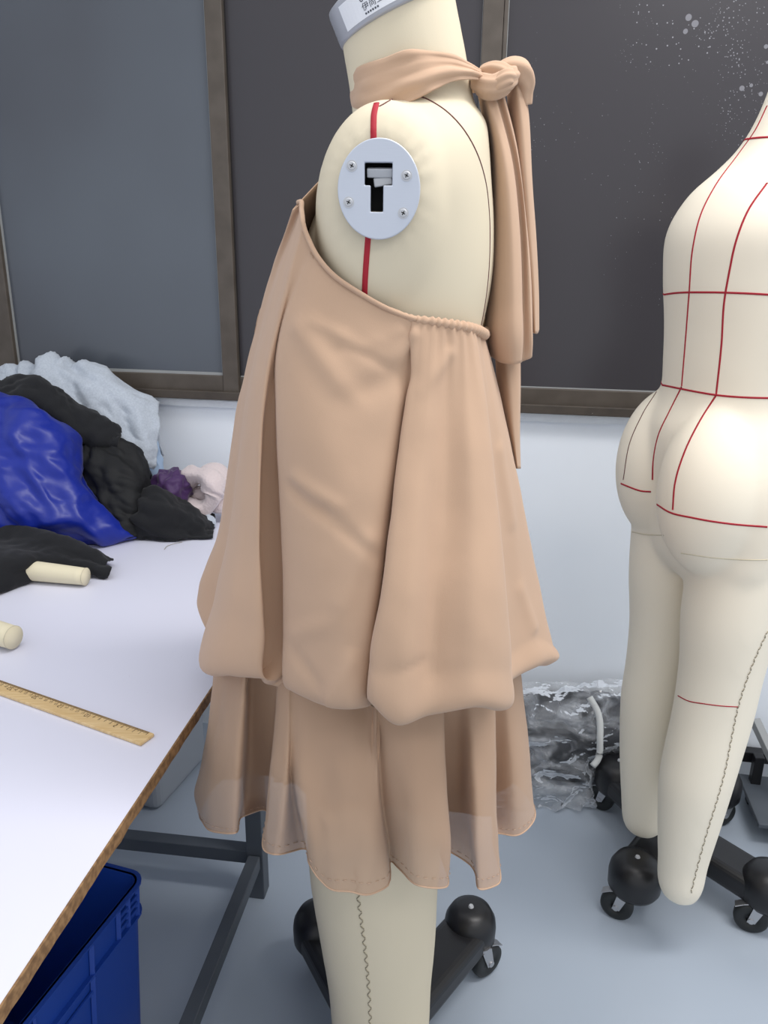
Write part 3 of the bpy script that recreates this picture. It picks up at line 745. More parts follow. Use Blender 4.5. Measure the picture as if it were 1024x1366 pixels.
SK = [  # lower tier, same idea: top (under the bubble) ... hem
 [(286,885,1.0),(278,960,1.0),(266,1030,1.0),(260,1058,1.0),(268,1079,1.0)],
 [(296,885,.975),(290,960,.965),(274,1030,.955),(269,1070,.95),(271,1098,.95)],
 [(312,885,.95),(305,960,.93),(297,1030,.915),(290,1080,.91),(287,1110,.91)],
 [(326,880,.93),(321,960,.912),(316,1030,.898),(313,1085,.893),(311,1112,.893)],
 [(340,880,.95),(337,960,.962),(334,1030,.972),(330,1065,.975),(326,1088,.96)],
 [(364,880,.94),(362,970,.945),(357,1030,.952),(354,1065,.955),(352,1080,.94)],
 [(374,885,.908),(370,980,.893),(365,1035,.878),(361,1085,.872),(355,1137,.868)],
 [(384,890,.90),(383,985,.88),(382,1034,.864),(378,1095,.856),(373,1140,.858)],
 [(390,895,.90),(389,985,.882),(388,1040,.876),(394,1090,.896),(404,1133,.905)],
 [(402,900,.895),(403,990,.872),(402,1050,.852),(406,1105,.842),(412,1152,.842)],
 [(430,932,.887),(430,1000,.862),(430,1070,.842),(431,1130,.828),(433,1182,.826)],
 [(465,938,.882),(468,1000,.852),(468,1070,.832),(469,1130,.82),(468,1190,.82)],
 [(492,940,.882),(497,1000,.855),(500,1070,.838),(503,1130,.828),(500,1191,.825)],
 [(500,944,.872),(502,1000,.852),(506,1070,.842),(512,1130,.84),(517,1181,.836)],
 [(505,946,.872),(506,1000,.862),(510,1070,.860),(517,1115,.865),(521,1150,.872)],
 [(515,948,.869),(515,1000,.856),(518,1070,.852),(525,1112,.853),(530,1157,.856)],
 [(546,918,.872),(551,1010,.845),(553,1080,.825),(553,1130,.818),(556,1181,.817)],
 [(583,912,.882),(588,1010,.855),(592,1080,.835),(596,1130,.828),(594,1184,.828)],
 [(593,912,.892),(594,1010,.905),(596,1080,.915),(598,1110,.915),(599,1136,.912)],
 [(605,912,.892),(608,1010,.907),(611,1080,.905),(617,1115,.90),(622,1150,.897)],
 [(632,910,.895),(632,1010,.872),(636,1080,.853),(637,1130,.844),(640,1187,.842)],
 [(655,915,.902),(657,1010,.882),(658,1080,.872),(661,1130,.867),(664,1180,.867)],
 [(658,900,.945),(658,1000,.955),(658,1055,.96),(659,1085,.96),(662,1112,.942)],
 [(674,885,.95),(679,985,.945),(682,1040,.942),(684,1080,.94),(688,1114,.94)],
 [(690,862,.99),(703,970,.985),(708,1030,.985),(711,1065,.985),(714,1084,.985)],
]
nearS = [[P(x, y, 1 - (1 - Y) * (1.15 if Y < 1 else 1)) for x, y, Y in c] for c in SK]
angS = [PI * k / 12 for k in range(1, 12)]
farS = far_cols(nearS[-1], nearS[0], [.14, .155, .17, .18, .185], angS, .10)
colsS = nearS + farS
G2 = surf(colsS, .0055, True, 4); N2 = grid_normals(G2, True)
if (N2[:, 5] * (G2[:, 5] - np.array([0, 1.0, .7]))).sum() < 0: N2 = -N2
CR2 = [((384, 1034), (400, 1032), .865, .003, .004), ((400, 1098), (430, 1108), .845, -.004, .006), ((440, 1080), (450, 1160), .83, .006, .010), ((470, 1060), (462, 1150), .826, -.004, .012), ((492, 1090), (480, 1160), .826, .004, .010), ((455, 1010), (470, 1060), .85, .003, .012), ((430, 1160), (470, 1130), .826, -.003, .010), ((550, 960), (560, 1100), .84, .002, .012)]
G2 = creases(G2, N2, CR2)
G2 = noise_disp(G2, N2, .002, 12, 8.2, .5); G2 = noise_disp(G2, N2, .0008, 40, 1.7, .7)
o = link('lower_tier', grid_mesh('lower_tier', G2, True), m_sheer, dress)
# inner lining, shorter
nv = G2.shape[1]; kk = int(nv * .70)
G3 = G2[:, :kk].copy(); cxy = np.array([0.0, 1.0]); G3 = G3 - N2[:, :kk] * .007
link('lining', grid_mesh('lining', G3, True), m_lining, dress)
# rolled hem
V, Fc = tube([Vector(p) for p in G2[:, -1]], .0012, 8, closed=True); link('rolled_hem', mesh('rolled_hem', V, Fc), m_hem, dress)
st = [Vector(p) for p in G2[:, -3]]; parts = []
for i in range(0, len(st) - 2, 2):
    nn = Vector(N2[i, -3]) * .0009; parts.append(tube([st[i] + nn, (st[i] + st[i+1]) / 2 + nn * 1.5, st[i+1] + nn], .00045, 5))
V, Fc = merge(parts); link('hem_stitching', mesh('hem_stitching', V, Fc), m_hem, dress)
# side seam under the bubble
V, Fc = tube(smooth_path([P(503, 940, .876), P(504, 1000, .868), P(508, 1070, .860), P(514, 1125, .853)], .006), .0009, 6); link('side_seam', mesh('side_seam', V, Fc), m_hem, dress)

# neck band
NB = [((472,98,1.0),(482,162,.995)), ((484,90,.967),(500,160,.955)), ((514,78,.944),(535,142,.932)), ((548,68,.936),(572,124,.926)), ((580,70,.942),(600,110,.936)),
      ((608,78,.957),(626,106,.951)), ((632,91,.975),(643,109,.972)), ((652,101,.992),(655,115,.99))]
nb = []
R_ = 13
for k, (t, b) in enumerate(NB):
    T_, B_ = P(*t), P(*b); c = []
    for j in range(R_):
        v = j / (R_ - 1); p = T_.lerp(B_, v); q = Vector((p.x - .028, (p.y - 1.0), 0)).normalized()
        amp = (.0006 + .0017 * min(1, k / 4)) * (1 if k < 6 else .8)
        p += q * (amp * (math.sin(v * PI * 3.2 + .8) * .9 + .5 * math.sin(v * PI * 6.1 + k * .3)) + .003 * math.sin(v * PI) + (.004 if k < 2 else .0015))
        c.append(p)
    nb.append(c)
mir = lambda p: Vector((p.x, 2.0 - p.y, p.z))
nbc = nb[::-1] + [[mir(p) for p in c] for c in nb[1:]]
G4 = surf(nbc, .004, False, 3); N4 = grid_normals(G4, False)
G4 = noise_disp(G4, N4, .0016, 40, 2.2, 2.0)
o = link('neck_band', grid_mesh('neck_band', G4, False), m_dress, dress); sd = o.modifiers.new('thick', 'SOLIDIFY'); sd.thickness = .002; sd.offset = 0
# knot
kn = empty('knot', P(664, 106, 1.0)); kn.parent = dress; kn.matrix_parent_inverse = dress.matrix_world.inverted()
def rope(name, pts, rads, ripple=.09, kr=6, flat=1.0, parent=kn):
    sp = smooth_path([P(*q) for q in pts], .0022)
    rr = np.interp(np.linspace(0, 1, len(sp)), np.linspace(0, 1, len(rads)), rads)
    V, Fc = tube(sp, rr, 28, ripple, kr, flat=flat); link(name, mesh(name, V, Fc), m_dress, parent)
rope('knot_wrap', [(634,103,.992),(644,113,.972),(656,117,.966),(668,112,.968),(678,103,.975),(684,97,.988)], [.006, .0105, .0125, .0125, .0115, .008], .08, 7)
rope('knot_wrap', [(640,106,1.0),(648,97,.985),(661,95,.978),(672,100,.972),(675,110,.972),(668,119,.982)], [.006, .0085, .0095, .010, .0105, .007], .08, 6)
rope('knot_loop', [(660,108,.995),(668,98,.99),(680,93,.988),(692,95,.99),(698,106,.995),(699,122,1.0),(700,140,1.003)], [.009, .0105, .0125, .0135, .012, .0095, .008], .07, 5)
rope('knot_wrap', [(652,122,.985),(664,114,.962),(675,104,.962),(682,100,.975)], [.006, .009, .009, .006], .10, 6)
# hanging tails
def tail(name, rows, back, seed, thick=.012):
    cs = [[P(*q) for q in c] for c in rows]
    bk = []
    for c in (cs[-1], cs[len(cs)//2], cs[0]): bk.append([p + Vector((0, back, 0)) for p in c])
    G = surf(cs + bk, .0045, True, 3); N = grid_normals(G, True)
    G = noise_disp(G, N, .0014, 22, seed, .35)
    # close the lower end
    me = grid_mesh(name, G, True); bm = bmesh.new(); bm.from_mesh(me); bm.verts.ensure_lookup_table(); nv = G.shape[1]
    for k in (0, nv - 1):
        ids = [i * nv + k for i in range(G.shape[0])]; c = sum((bm.verts[i].co for i in ids), Vector()) / len(ids)
        cv = bm.verts.new(c + Vector((0, 0, -.003 if k else .003))); bm.verts.ensure_lookup_table()
        for a, b in zip(ids, ids[1:] + ids[:1]):
            try: bm.faces.new((bm.verts[a], bm.verts[b], cv))
            except ValueError: pass
    return link(name, from_bm(name, bm, True), m_dress, dress)
tail('tie_tail', [
 [(641,118,.992),(656,200,.99),(659,300,.985),(656,400,.98),(653,455,.98),(657,478,.985)],
 [(646,118,.976),(663,200,.968),(668,300,.965),(666,400,.96),(665,460,.958),(668,484,.965)],
 [(652,119,.978),(672,205,.962),(681,300,.955),(683,400,.95),(683,460,.95),(683,486,.957)],
 [(658,119,.976),(681,210,.97),(692,300,.966),(695,400,.96),(696,460,.958),(694,484,.963)],
 [(661,119,.986),(685,212,.984),(695,300,.981),(698,400,.976),(698,460,.972),(697,482,.974)],
 [(668,119,.98),(690,208,.978),(701,300,.972),(706,400,.968),(708,460,.966),(707,478,.972)],
 [(671,119,.992),(692,205,.99),(703,300,.985),(709,400,.982),(710,455,.982),(709,474,.985)]], .032, 1.0)
tail('tie_tail', [
 [(681,114,1.0),(684,165,1.0),(688,240,1.0),(695,310,1.0),(702,380,1.0),(709,443,1.0)],
 [(689,106,.988),(695,160,.986),(701,240,.984),(706,310,.988),(712,380,.99),(714,445,.99)],
 [(694,104,.992),(701,150,.992),(706,240,.99),(711,310,.993),(715,380,.995),(717,445,.995)],
 [(699,106,1.0),(705,150,1.0),(709,240,1.0),(714,310,1.0),(718,390,1.0),(719,440,1.0)]], .022, 4.0)
tail('tie_tail', [
 [(664,465,1.03),(668,520,1.03),(676,570,1.03),(688,625,1.03)],
 [(675,465,1.016),(680,520,1.012),(684,570,1.012),(690,625,1.016)],
 [(684,465,1.02),(690,520,1.018),(691,570,1.018),(693,625,1.02)],
 [(693,465,1.03),(694,520,1.03),(694,570,1.03),(695,625,1.03)]], .022, 6.0)

# ------------------------------------------------------------------ work table
TZ = .71
e0, e1 = PZ(0, 1345, TZ), PZ(280, 922, TZ)
td = (e1 - e0).normalized(); tn = Vector((-td.y, td.x, 0))     # tn points under the table (to the left)
wall_y = lambda x: 1.992 - TA * x
tE = (e0 - td * .35)
Lf = (wall_y(e1.x) - .05 - tE.y) / td.y
table = empty('work_table', tE + tn * .6 + td * Lf / 2 - Vector((0, 0, TZ)))
tag(table, 'white laminate work table with raw board edge on dark steel frame', 'table')
def tbox(bm, a0, a1, b0, b1, z0, z1):
    R = Matrix((td, tn, Vector((0, 0, 1)))).transposed()
    box(bm, tE + td * ((a0+a1)/2) + tn * ((b0+b1)/2) + Vector((0, 0, (z0+z1)/2 - TZ)), (abs(a1-a0), abs(b1-b0), abs(z1-z0)), R)
bm = bmesh.new(); tbox(bm, 0, Lf, .002, 1.2, TZ - .018, TZ); link('tabletop', from_bm('tabletop', bm), m_top, table)
bm = bmesh.new(); n = 140
bm2V, bm2F = [], []
for i in range(n + 1):
    a = Lf * i / n; j1 = .0012 * noise.noise(Vector((a * 40, 0, 0))); j2 = .0015 * noise.noise(Vector((a * 30, 5, 0)))
    for b, z in ((.0019, TZ + .0004), (-.0005 + j1, TZ + .0002 + j2 * .4), (-.0005 + j1, TZ - .0175 + j2), (.0019, TZ - .018)):
        bm2V.append(tE + td * a + tn * b + Vector((0, 0, z - TZ)))
for i in range(n):
    for k in range(4): bm2F.append((i*4 + k, i*4 + (k+1) % 4, i*4 + 4 + (k+1) % 4, i*4 + 4 + k))
bm.free(); link('edge_band', mesh('edge_band', bm2V, bm2F, False), m_edge, table)
lp = PZ(345, 1180, .02)          # visible steel leg
la = (lp - tE).dot(td); lb = (Vector((lp.x, lp.y, TZ)) - tE).dot(tn)
for a in (la, .12):
    for b in (lb, 1.14):
        bm = bmesh.new(); tbox(bm, a - .02, a + .02, b - .018, b + .018, 0, TZ - .018); bevel(link('table_leg', from_bm('table_leg', bm), m_steel, table), .002)
for b in (lb, 1.14):
    bm = bmesh.new(); tbox(bm, .142, la - .022, b - .013, b + .013, .085, .118); bevel(link('side_rail', from_bm('side_rail', bm), m_steel, table), .002)
    bm = bmesh.new(); tbox(bm, .142, la - .022, b - .013, b + .013, TZ - .06, TZ - .0185); bevel(link('apron_rail', from_bm('apron_rail', bm), m_steel, table), .002)
bm = bmesh.new(); tbox(bm, la - .012, la + .018, lb + .02, 1.12, .085, .118); bevel(link('cross_rail', from_bm('cross_rail', bm), m_steel, table), .002)
bm = bmesh.new(); tbox(bm, la - .012, la + .018, lb + .02, 1.12, TZ - .06, TZ - .0185); bevel(link('cross_rail', from_bm('cross_rail', bm), m_steel, table), .002)

# blue crate
CT = .40; k0 = PZ(190, 1168, CT); k1 = PZ(30, 1366, CT); kd = (k1 - k0); kd.z = 0; kd.normalize(); kn_ = Vector((kd.y, -kd.x, 0))
if kn_.x > 0: kn_ = -kn_
crate = empty('plastic_crate', Vector((k0.x, k0.y, 0)) + kd * .2 + kn_ * .15)
tag(crate, 'open blue plastic crate standing on the floor under the white table', 'crate')
CLn, CWd = .50, .34
def kp(a, b, z): 
    tpr = .018 * (1 - z / CT)
    a2 = a + tpr * (1 if a < CLn / 2 else -1); b2 = b + tpr * (1 if b < CWd / 2 else -1)
    return Vector((k0.x, k0.y, z)) + kd * a2 + kn_ * b2
def shell(z0, z1, t_out, t_in, rc=.022, seg=5):
    def loop(z, ins):
        pts = []
        for ca, cb, a0 in ((rc, rc, PI), (CLn - rc, rc, 1.5*PI), (CLn - rc, CWd - rc, 0), (rc, CWd - rc, PI/2)):
            for i in range(seg + 1):
                w = a0 + PI/2 * i / seg; r = rc - ins
                pts.append((ca + r * math.cos(w), cb + r * math.sin(w)))
        tp = .018 * (1 - z / CT)
        return [Vector((k0.x, k0.y, z)) + kd * (a + tp * (1 - 2 * a / CLn)) + kn_ * (b + tp * (1 - 2 * b / CWd)) for a, b in pts]
    L = [loop(z0, t_out), loop(z1, t_out), loop(z1, t_in), loop(z0, t_in)]
    V = [p for l in L for p in l]; n = len(L[0]); Fc = []
    for k in range(4):
        for i in range(n): Fc.append((k*n + i, k*n + (i+1) % n, ((k+1) % 4)*n + (i+1) % n, ((k+1) % 4)*n + i))
    return V, Fc
parts = [shell(.0, CT, 0, .0035)]
V, Fc = merge(parts); n_ = len(V)
bm = bmesh.new(); bm.from_mesh(mesh('t', V, Fc, False))
a = kp(.004, .004, .004); q = [kp(.006, .006, .006), kp(CLn - .006, .006, .006), kp(CLn - .006, CWd - .006, .006), kp(.006, CWd - .006, .006)]
lo = [bm.verts.new(p - Vector((0, 0, .004))) for p in q]; hi = [bm.verts.new(p) for p in q]
bm.faces.new(lo[::-1]); bm.faces.new(hi)
for i in range(4): bm.faces.new((lo[i], lo[(i+1) % 4], hi[(i+1) % 4], hi[i]))
link('crate_wall', from_bm('crate_wall', bm), m_crate, crate)
V, Fc = merge([shell(CT - .004, CT, -.007, .004), shell(CT - .062, CT - .058, -.007, .0)]); link('rim', mesh('rim', V, Fc, False), m_crate, crate)
bm = bmesh.new()
RK = Matrix((kd, kn_, Vector((0, 0, 1)))).transposed()
def rib(a, z0, z1, w=.004):
    p, q = kp(a, -.003, z0), kp(a, -.003, z1); beam(bm, p, q, w, .007)
for a in (.135, .255, .375): rib(a, .01, CT - .005)
for a in (.02, .045, .07): rib(a, CT - .06, CT - .004, .003)
for z in (CT - .02, CT - .032, CT - .045): beam(bm, kp(.02, -.003, z), kp(.07, -.003, z), .003, .006)
beam(bm, kp(.135, -.003, CT - .09), kp(.375, -.003, CT - .09), .003, .006)
link('rib', from_bm('rib', bm), m_crate, crate)

# grey storage box against the wall
b0 = PZ(212, 1086, 0); b1 = PZ(283, 1005, 0); bd = (b1 - b0).normalized(); bn = Vector((-bd.y, bd.x, 0)); bl = (b1 - b0).length - .02
sb = empty('storage_box', b0 + bd * bl / 2 + bn * .2)
tag(sb, 'pale grey plastic storage box on the floor under the far end of the table', 'box')
bm = bmesh.new(); R = Matrix((bd, bn, Vector((0, 0, 1)))).transposed()
box(bm, b0 + bd * (bl/2) + bn * .20 + Vector((0, 0, .15)), (bl, .40, .30), R)
bevel(link('box_body', from_bm('box_body', bm), m_box, sb), .025, 4)
bm = bmesh.new(); box(bm, b0 + bd * (bl/2) + bn * .20 + Vector((0, 0, .312)), (bl + .012, .412, .024), R)
bevel(link('lid', from_bm('lid', bm), m_box, sb), .006, 3)

# ------------------------------------------------------------------ things on the table
ZT_ = TZ + .0005
ra, rb = PZ(197, 989, ZT_), PZ(0, 919, ZT_)
rd = (rb - ra).normalized(); rn = Vector((rd.y, -rd.x, 0))
if rn.y < 0: rn = -rn
RW = .027; RT = .005
rul = empty('wooden_ruler', ra + rd * .3)
tag(rul, 'worn wooden ruler lying on the white work table', 'ruler')
bm = bmesh.new(); RR = Matrix((rd, rn, Vector((0, 0, 1)))).transposed()
box(bm, ra + rd * .30 + Vector((0, 0, RT/2)), (.60, RW, RT), RR); bevel(link('ruler_body', from_bm('ruler_body', bm), m_ruler, rul), .0012, 2)
U = .0108
bm = bmesh.new()
for i in range(0, 520):
    a = .008 + i * U / 10
    if a > .595: break
    l = .0075 if i % 10 == 0 else (.006 if i % 5 == 0 else .0042)
    box(bm, ra + rd * a + rn * (RW/2 - .0008 - l/2) + Vector((0, 0, RT + .0001)), (.0004 if i % 10 else .0006, l, .0002), RR)
link('tick_marks', from_bm('tick_marks', bm), m_rink, rul)
parts = []
for k in range(1, 54):
    big = k % 5 == 0; V, Fc = text_mesh(str(k), .0112 if big else .0062)
    c = ra + rd * (.008 + k * U) + rn * (.0022 if big else .0036) + Vector((0, 0, RT + .0002))
    parts.append(([c + rd * v.x + rn * v.y for v in V], Fc))
# figures read from the far side of the table
V, Fc = merge(parts); link('numerals', mesh('numerals', V, Fc, False), m_rink, rul)

def padded_arm(tip, r, d, length, label):
    tip = Vector(tip); d = Vector(d).normalized(); 
    o = empty('padded_arm', tip - Vector((0, 0, r)))
    pts = [tip + d * (length * k / 24) for k in range(25)]
    V, Fc = [], []
    K = 25
    for i in range(K):
        t = i / (K - 1); rr = r * (1 + .55 * t ** .9)
        s = d.cross(Vector((0, 0, 1))).normalized(); u = Vector((0, 0, 1))
        for k in range(32):
            a = 2 * PI * k / 32; V.append(pts[i] + s * rr * math.cos(a) + u * (rr * math.sin(a) + rr - r))
    for i in range(K - 1):
        for k in range(32): Fc.append((i*32 + k, i*32 + (k+1) % 32, i*32 + 32 + (k+1) % 32, i*32 + 32 + k))
    c0 = len(V); V.append(pts[0] - d * .0006); V.append(pts[-1] + Vector((0, 0, r)))
    for k in range(32): Fc.append((c0, (k+1) % 32, k)); Fc.append((c0 + 1, (K-1)*32 + k, (K-1)*32 + (k+1) % 32))
    link('arm_cover', mesh('arm_cover', V, Fc), m_arm, o)
    rim = [pts[0] + d * .001 + (d.cross(Vector((0, 0, 1))).normalized() * math.cos(a) + Vector((0, 0, 1)) * math.sin(a)) * (r + .0002) for a in (2*PI*k/40 for k in range(40))]
    V, Fc = tube(rim, .0008, 6, closed=True); link('wrist_seam', mesh('wrist_seam', V, Fc), m_crease, o)
    tag(o, label, 'mannequin arm', 'padded mannequin arms on the table')
t1 = PZ(114, 782, TZ + .003); padded_arm(t1 + Vector((0, .008, .0175)), .0175, (-.98, .17, 0), .40, 'cream padded mannequin arm poking out from under the black sleeve')
t2 = PZ(24, 868, TZ + .003); padded_arm(t2 + Vector((-.008, .008, .0205)), .0195, (-.93, .38, 0), .40, 'bare cream padded mannequin arm lying between ruler and black sleeve')
V, Fc = tube(smooth_path([PZ(219, 733, TZ + .001), PZ(224, 728, TZ + .0015), PZ(233, 725, TZ + .003), PZ(243, 723, TZ + .001)], .003), .0006, 5)
tag(link('loose_thread', mesh('loose_thread', V, Fc), m_thread), 'short loose dark thread on the white table in front of the garment pile', 'thread')

# ---- pile of garments
def cloth(name, rows, mat, label, amp=.006, scale=14, seed=0.0, thick=.004, ang=-.6, cat='garment', group='heap of garments on the table', skirt=True, fine_amp=.0):
    """rows: lists of (px, py, Y) or (px, py, 't') for points that lie on the table"""
    g = [[PZ(q[0], q[1], TZ + .004) if q[2] == 't' else P(*q) for q in r] for r in rows]
    if skirt: g = [[Vector((p.x, min(p.y + .035, wall_y(p.x) - .03), max(TZ + .006, p.z - .14))) for p in g[0]]] + g
    G = surf(g, .0055, False, 4); N = grid_normals(G, False)
    if (N * (G - np.array([0, 9.0, -3.0]))).sum() < 0: N = -N
    G = fold_disp(G, N, amp, scale, seed, ang)
    if fine_amp: G = fold_disp(G, N, fine_amp, scale * 2.2, seed + 4, ang + .9)
    G[..., 2] = np.maximum(G[..., 2], TZ + thick + .001)
    for i in range(G.shape[0]):
        for j in range(G.shape[1]): G[i, j, 1] = min(G[i, j, 1], wall_y(G[i, j, 0]) - .012)
    o = link(name, grid_mesh(name, G, False), mat)
    s = o.modifiers.new('thick', 'SOLIDIFY'); s.thickness = thick; s.offset = -1
    return tag(o, label, cat, group)
cloth('grey_sweatshirt', [
 [(5,498,2.07),(30,494,2.06),(62,483,2.05),(90,489,2.05),(122,491,2.04),(150,502,2.04),(180,522,2.03),(205,545,2.03)],
 [(5,520,2.02),(35,518,2.0),(68,512,1.99),(95,512,1.99),(125,515,1.98),(155,528,1.98),(185,550,1.98),(208,572,1.99)],
 [(5,560,1.98),(45,550,1.96),(80,545,1.95),(110,552,1.95),(140,562,1.94),(165,578,1.94),(190,592,1.94),(205,605,1.96)],
 [(5,620,1.96),(50,610,1.94),(90,605,1.93),(120,610,1.93),(150,615,1.92),(172,620,1.92),(190,622,1.93),(200,624,1.95)]],
 m_greyc, 'crumpled grey marl sweatshirt on top at the back of the heap, against the window', .016, 13, 2.0, .004, ang=-1.0, fine_amp=.005)
cloth('black_jersey_garment', [
 [(-60,512,1.99),(0,514,1.97),(28,504,1.95),(50,503,1.94),(75,520,1.93),(105,545,1.92),(138,560,1.91),(158,575,1.91)],
 [(-60,520,1.93),(0,524,1.91),(30,518,1.90),(58,524,1.89),(82,541,1.88),(108,560,1.87),(138,574,1.87),(160,585,1.88)],
 [(-60,535,1.91),(0,534,1.89),(34,532,1.87),(62,541,1.86),(86,560,1.85),(108,578,1.85),(134,588,1.85),(158,592,1.86)],
 [(-60,560,1.93),(0,560,1.91),(34,556,1.89),(62,560,1.88),(84,576,1.87),(105,592,1.87),(130,602,1.87),(150,604,1.88)]],
 m_blk1, 'black jersey garment draped above the blue satin in the heap', .007, 20, 5.0, .003, ang=-.5, fine_amp=.003)
cloth('black_poplin_garment', [
 [(60,575,1.90),(90,580,1.89),(120,590,1.88),(150,592,1.87),(172,600,1.87),(188,618,1.88),(196,645,1.90)],
 [(66,600,1.86),(96,605,1.85),(124,612,1.83),(150,615,1.82),(170,625,1.82),(186,640,1.84),(194,660,1.87)],
 [(90,650,1.83),(115,650,1.81),(138,652,1.79),(158,655,1.78),(174,660,1.78),(186,668,1.80),(193,676,1.84)],
 [(120,700,1.80),(138,700,1.77),(152,702,1.75),(166,703,1.74),(176,704,1.75),(184,704,1.77),(192,704,1.80)],
 [(130,716,1.79),(144,718,1.76),(158,718,1.745),(170,717,1.74),(178,716,1.745),(186,715,1.76),(194,712,1.79)]],
 m_blk2, 'creased black poplin garment in the middle of the heap, beside the blue satin', .012, 18, 9.0, .003, ang=-1.1, fine_amp=.005)
cloth('black_trousers', [
 [(178,668,1.84),(192,655,1.83),(210,653,1.83),(228,664,1.84),(248,678,1.85),(268,690,1.86),(282,698,1.87)],
 [(172,680,1.79),(190,668,1.78),(212,668,1.78),(232,678,1.79),(252,688,1.81),(270,697,1.82),(283,704,1.84)],
 [(170,700,1.76),(190,692,1.75),(212,692,1.75),(234,698,1.76),(254,703,1.78),(270,708,1.80),(284,711,1.82)],
 [(172,716,'t'),(192,717,'t'),(214,719,'t'),(236,719,'t'),(256,719,'t'),(270,719,'t'),(284,718,'t')]],
 m_blk1, 'folded charcoal black cloth at the low right end of the heap', .009, 22, 12.0, .003, ang=-.3, fine_amp=.003)
cloth('blue_satin_garment', [
 [(-70,530,1.86),(0,530,1.84),(20,530,1.83),(38,537,1.83),(55,556,1.83),(75,572,1.83),(92,585,1.83),(100,602,1.85)],
 [(-70,560,1.80),(0,560,1.77),(22,562,1.76),(42,566,1.76),(60,578,1.76),(78,590,1.77),(94,604,1.79),(102,622,1.82)],
 [(-70,610,1.74),(0,612,1.71),(26,614,1.70),(50,616,1.70),(70,622,1.71),(86,630,1.73),(98,640,1.76),(106,650,1.79)],
 [(-70,660,1.70),(0,662,1.67),(30,664,1.66),(58,666,1.66),(82,670,1.68),(104,676,1.70),(122,682,1.73),(136,688,1.76)],
 [(-70,700,1.69),(0,703,1.66),(34,706,1.66),(66,710,1.67),(98,713,1.68),(128,713,1.70),(156,712,1.72),(178,714,1.74)],
 [(-70,722,'t'),(0,724,'t'),(36,724,'t'),(70,724,'t'),(104,722,'t'),(134,720,'t'),(160,717,'t'),(182,716,'t')]],
 m_satin, 'shiny royal blue satin garment heaped on the table beside black cloth', .017, 11, 20.0, .003, ang=-.75, fine_amp=.0035)
cloth('black_sleeve', [
 [(-90,696,1.68),(0,704,1.66),(30,706,1.64),(60,712,1.62),(88,722,1.60),(112,732,1.58),(130,742,1.565),(142,752,1.55)],
 [(-90,724,1.60),(0,726,1.59),(32,728,1.58),(62,732,1.57),(90,740,1.56),(114,748,1.55),(132,756,1.54),(146,760,1.535)],
 [(-90,762,1.44),(0,760,1.45),(34,756,1.475),(60,752,1.515),(92,755,1.53),(116,760,1.525),(134,764,1.52),(148,766,1.52)],
 [(-90,806,'t'),(-5,791,'t'),(30,778,'t'),(50,765,1.50),(90,764,1.518),(116,767,1.515),(134,768,'t'),(146,769,'t')]],
 m_blk1, 'flat black sleeve lying over a padded arm in front of the blue satin', .006, 18, 31.0, .003, ang=-.15, fine_amp=.002)
def lump(name, c, size, mat, label, amp, scale, seed, cat='garment', sub=5, hole=None):
    bm = bmesh.new(); bmesh.ops.create_icosphere(bm, subdivisions=sub, radius=1.0)
    c = Vector(c)
    for v in bm.verts:
        n0 = v.co.copy(); p = Vector((n0.x * size[0], n0.y * size[1], n0.z * size[2]))
        q = p * scale + Vector((seed, seed, 0)); w = noise.noise_vector(q * .7) * .8
        r = 1 - abs(noise.noise(q + w)) * 2.4 + .4 * (1 - abs(noise.noise(q * 2.3)) * 2.2)
        v.co = c + p + n0 * amp * r
        v.co.z = max(v.co.z, TZ + .003); v.co.y = min(v.co.y, wall_y(v.co.x) - .012)
    return tag(link(name, from_bm(name, bm, True), mat), label, cat, 'heap of garments on the table')
lump('purple_velvet_scrap', P(228, 656, 1.90), (.040, .045, .05), m_purple, 'scrunched dark purple velvet cloth between black and pinkish garments', .012, 26, 3.0)
lump('light_blue_cotton', P(200, 612, 1.985), (.030, .03, .05), m_lblue, 'light blue cotton corner hanging below the grey sweatshirt', .010, 14, 8.0)
# pinkish fleece: a rolled hollow and a flap
fl = []
fl.append(tube(smooth_path([P(250, 640, 1.95), P(262, 634, 1.90), P(280, 640, 1.88), P(286, 658, 1.87), P(276, 676, 1.87), P(258, 682, 1.88), P(248, 672, 1.91)], .006), [.024 + .006 * math.sin(i * .35) for i in range(200)], 20, .10, 4))
fl.append(tube(smooth_path([P(276, 634, 1.93), P(290, 640, 1.91), P(300, 655, 1.91), P(300, 680, 1.91)], .006), [.034 + .004 * math.sin(i * .4) for i in range(200)], 20, .08, 3))
fl.append(tube(smooth_path([P(258, 662, 1.94), P(268, 660, 1.93), P(276, 664, 1.93)], .006), .024, 16, .06, 3))
V, Fc = merge(fl); V = [Vector((v.x, min(v.y, wall_y(v.x) - .012), max(v.z, TZ + .003))) for v in V]
tag(link('pinkish_fleece', mesh('pinkish_fleece', V, Fc), m_fleece), 'rolled pale pinkish fleece garment at the wall end of the heap', 'garment', 'heap of garments on the table')
lump('grey_scrap', P(276, 700, 1.855), (.018, .03, .022), m_greyc, 'small grey cloth scrap tucked below the pinkish fleece', .006, 24, 15.0)
bm = bmesh.new(); box(bm, P(206, 640, 1.985), (.055, .05, .035), WR); o = link('white_packet', from_bm('white_packet', bm), m_plaster); bevel(o, .006)
tag(o, 'small white packet behind the purple velvet at the wall', 'packet')

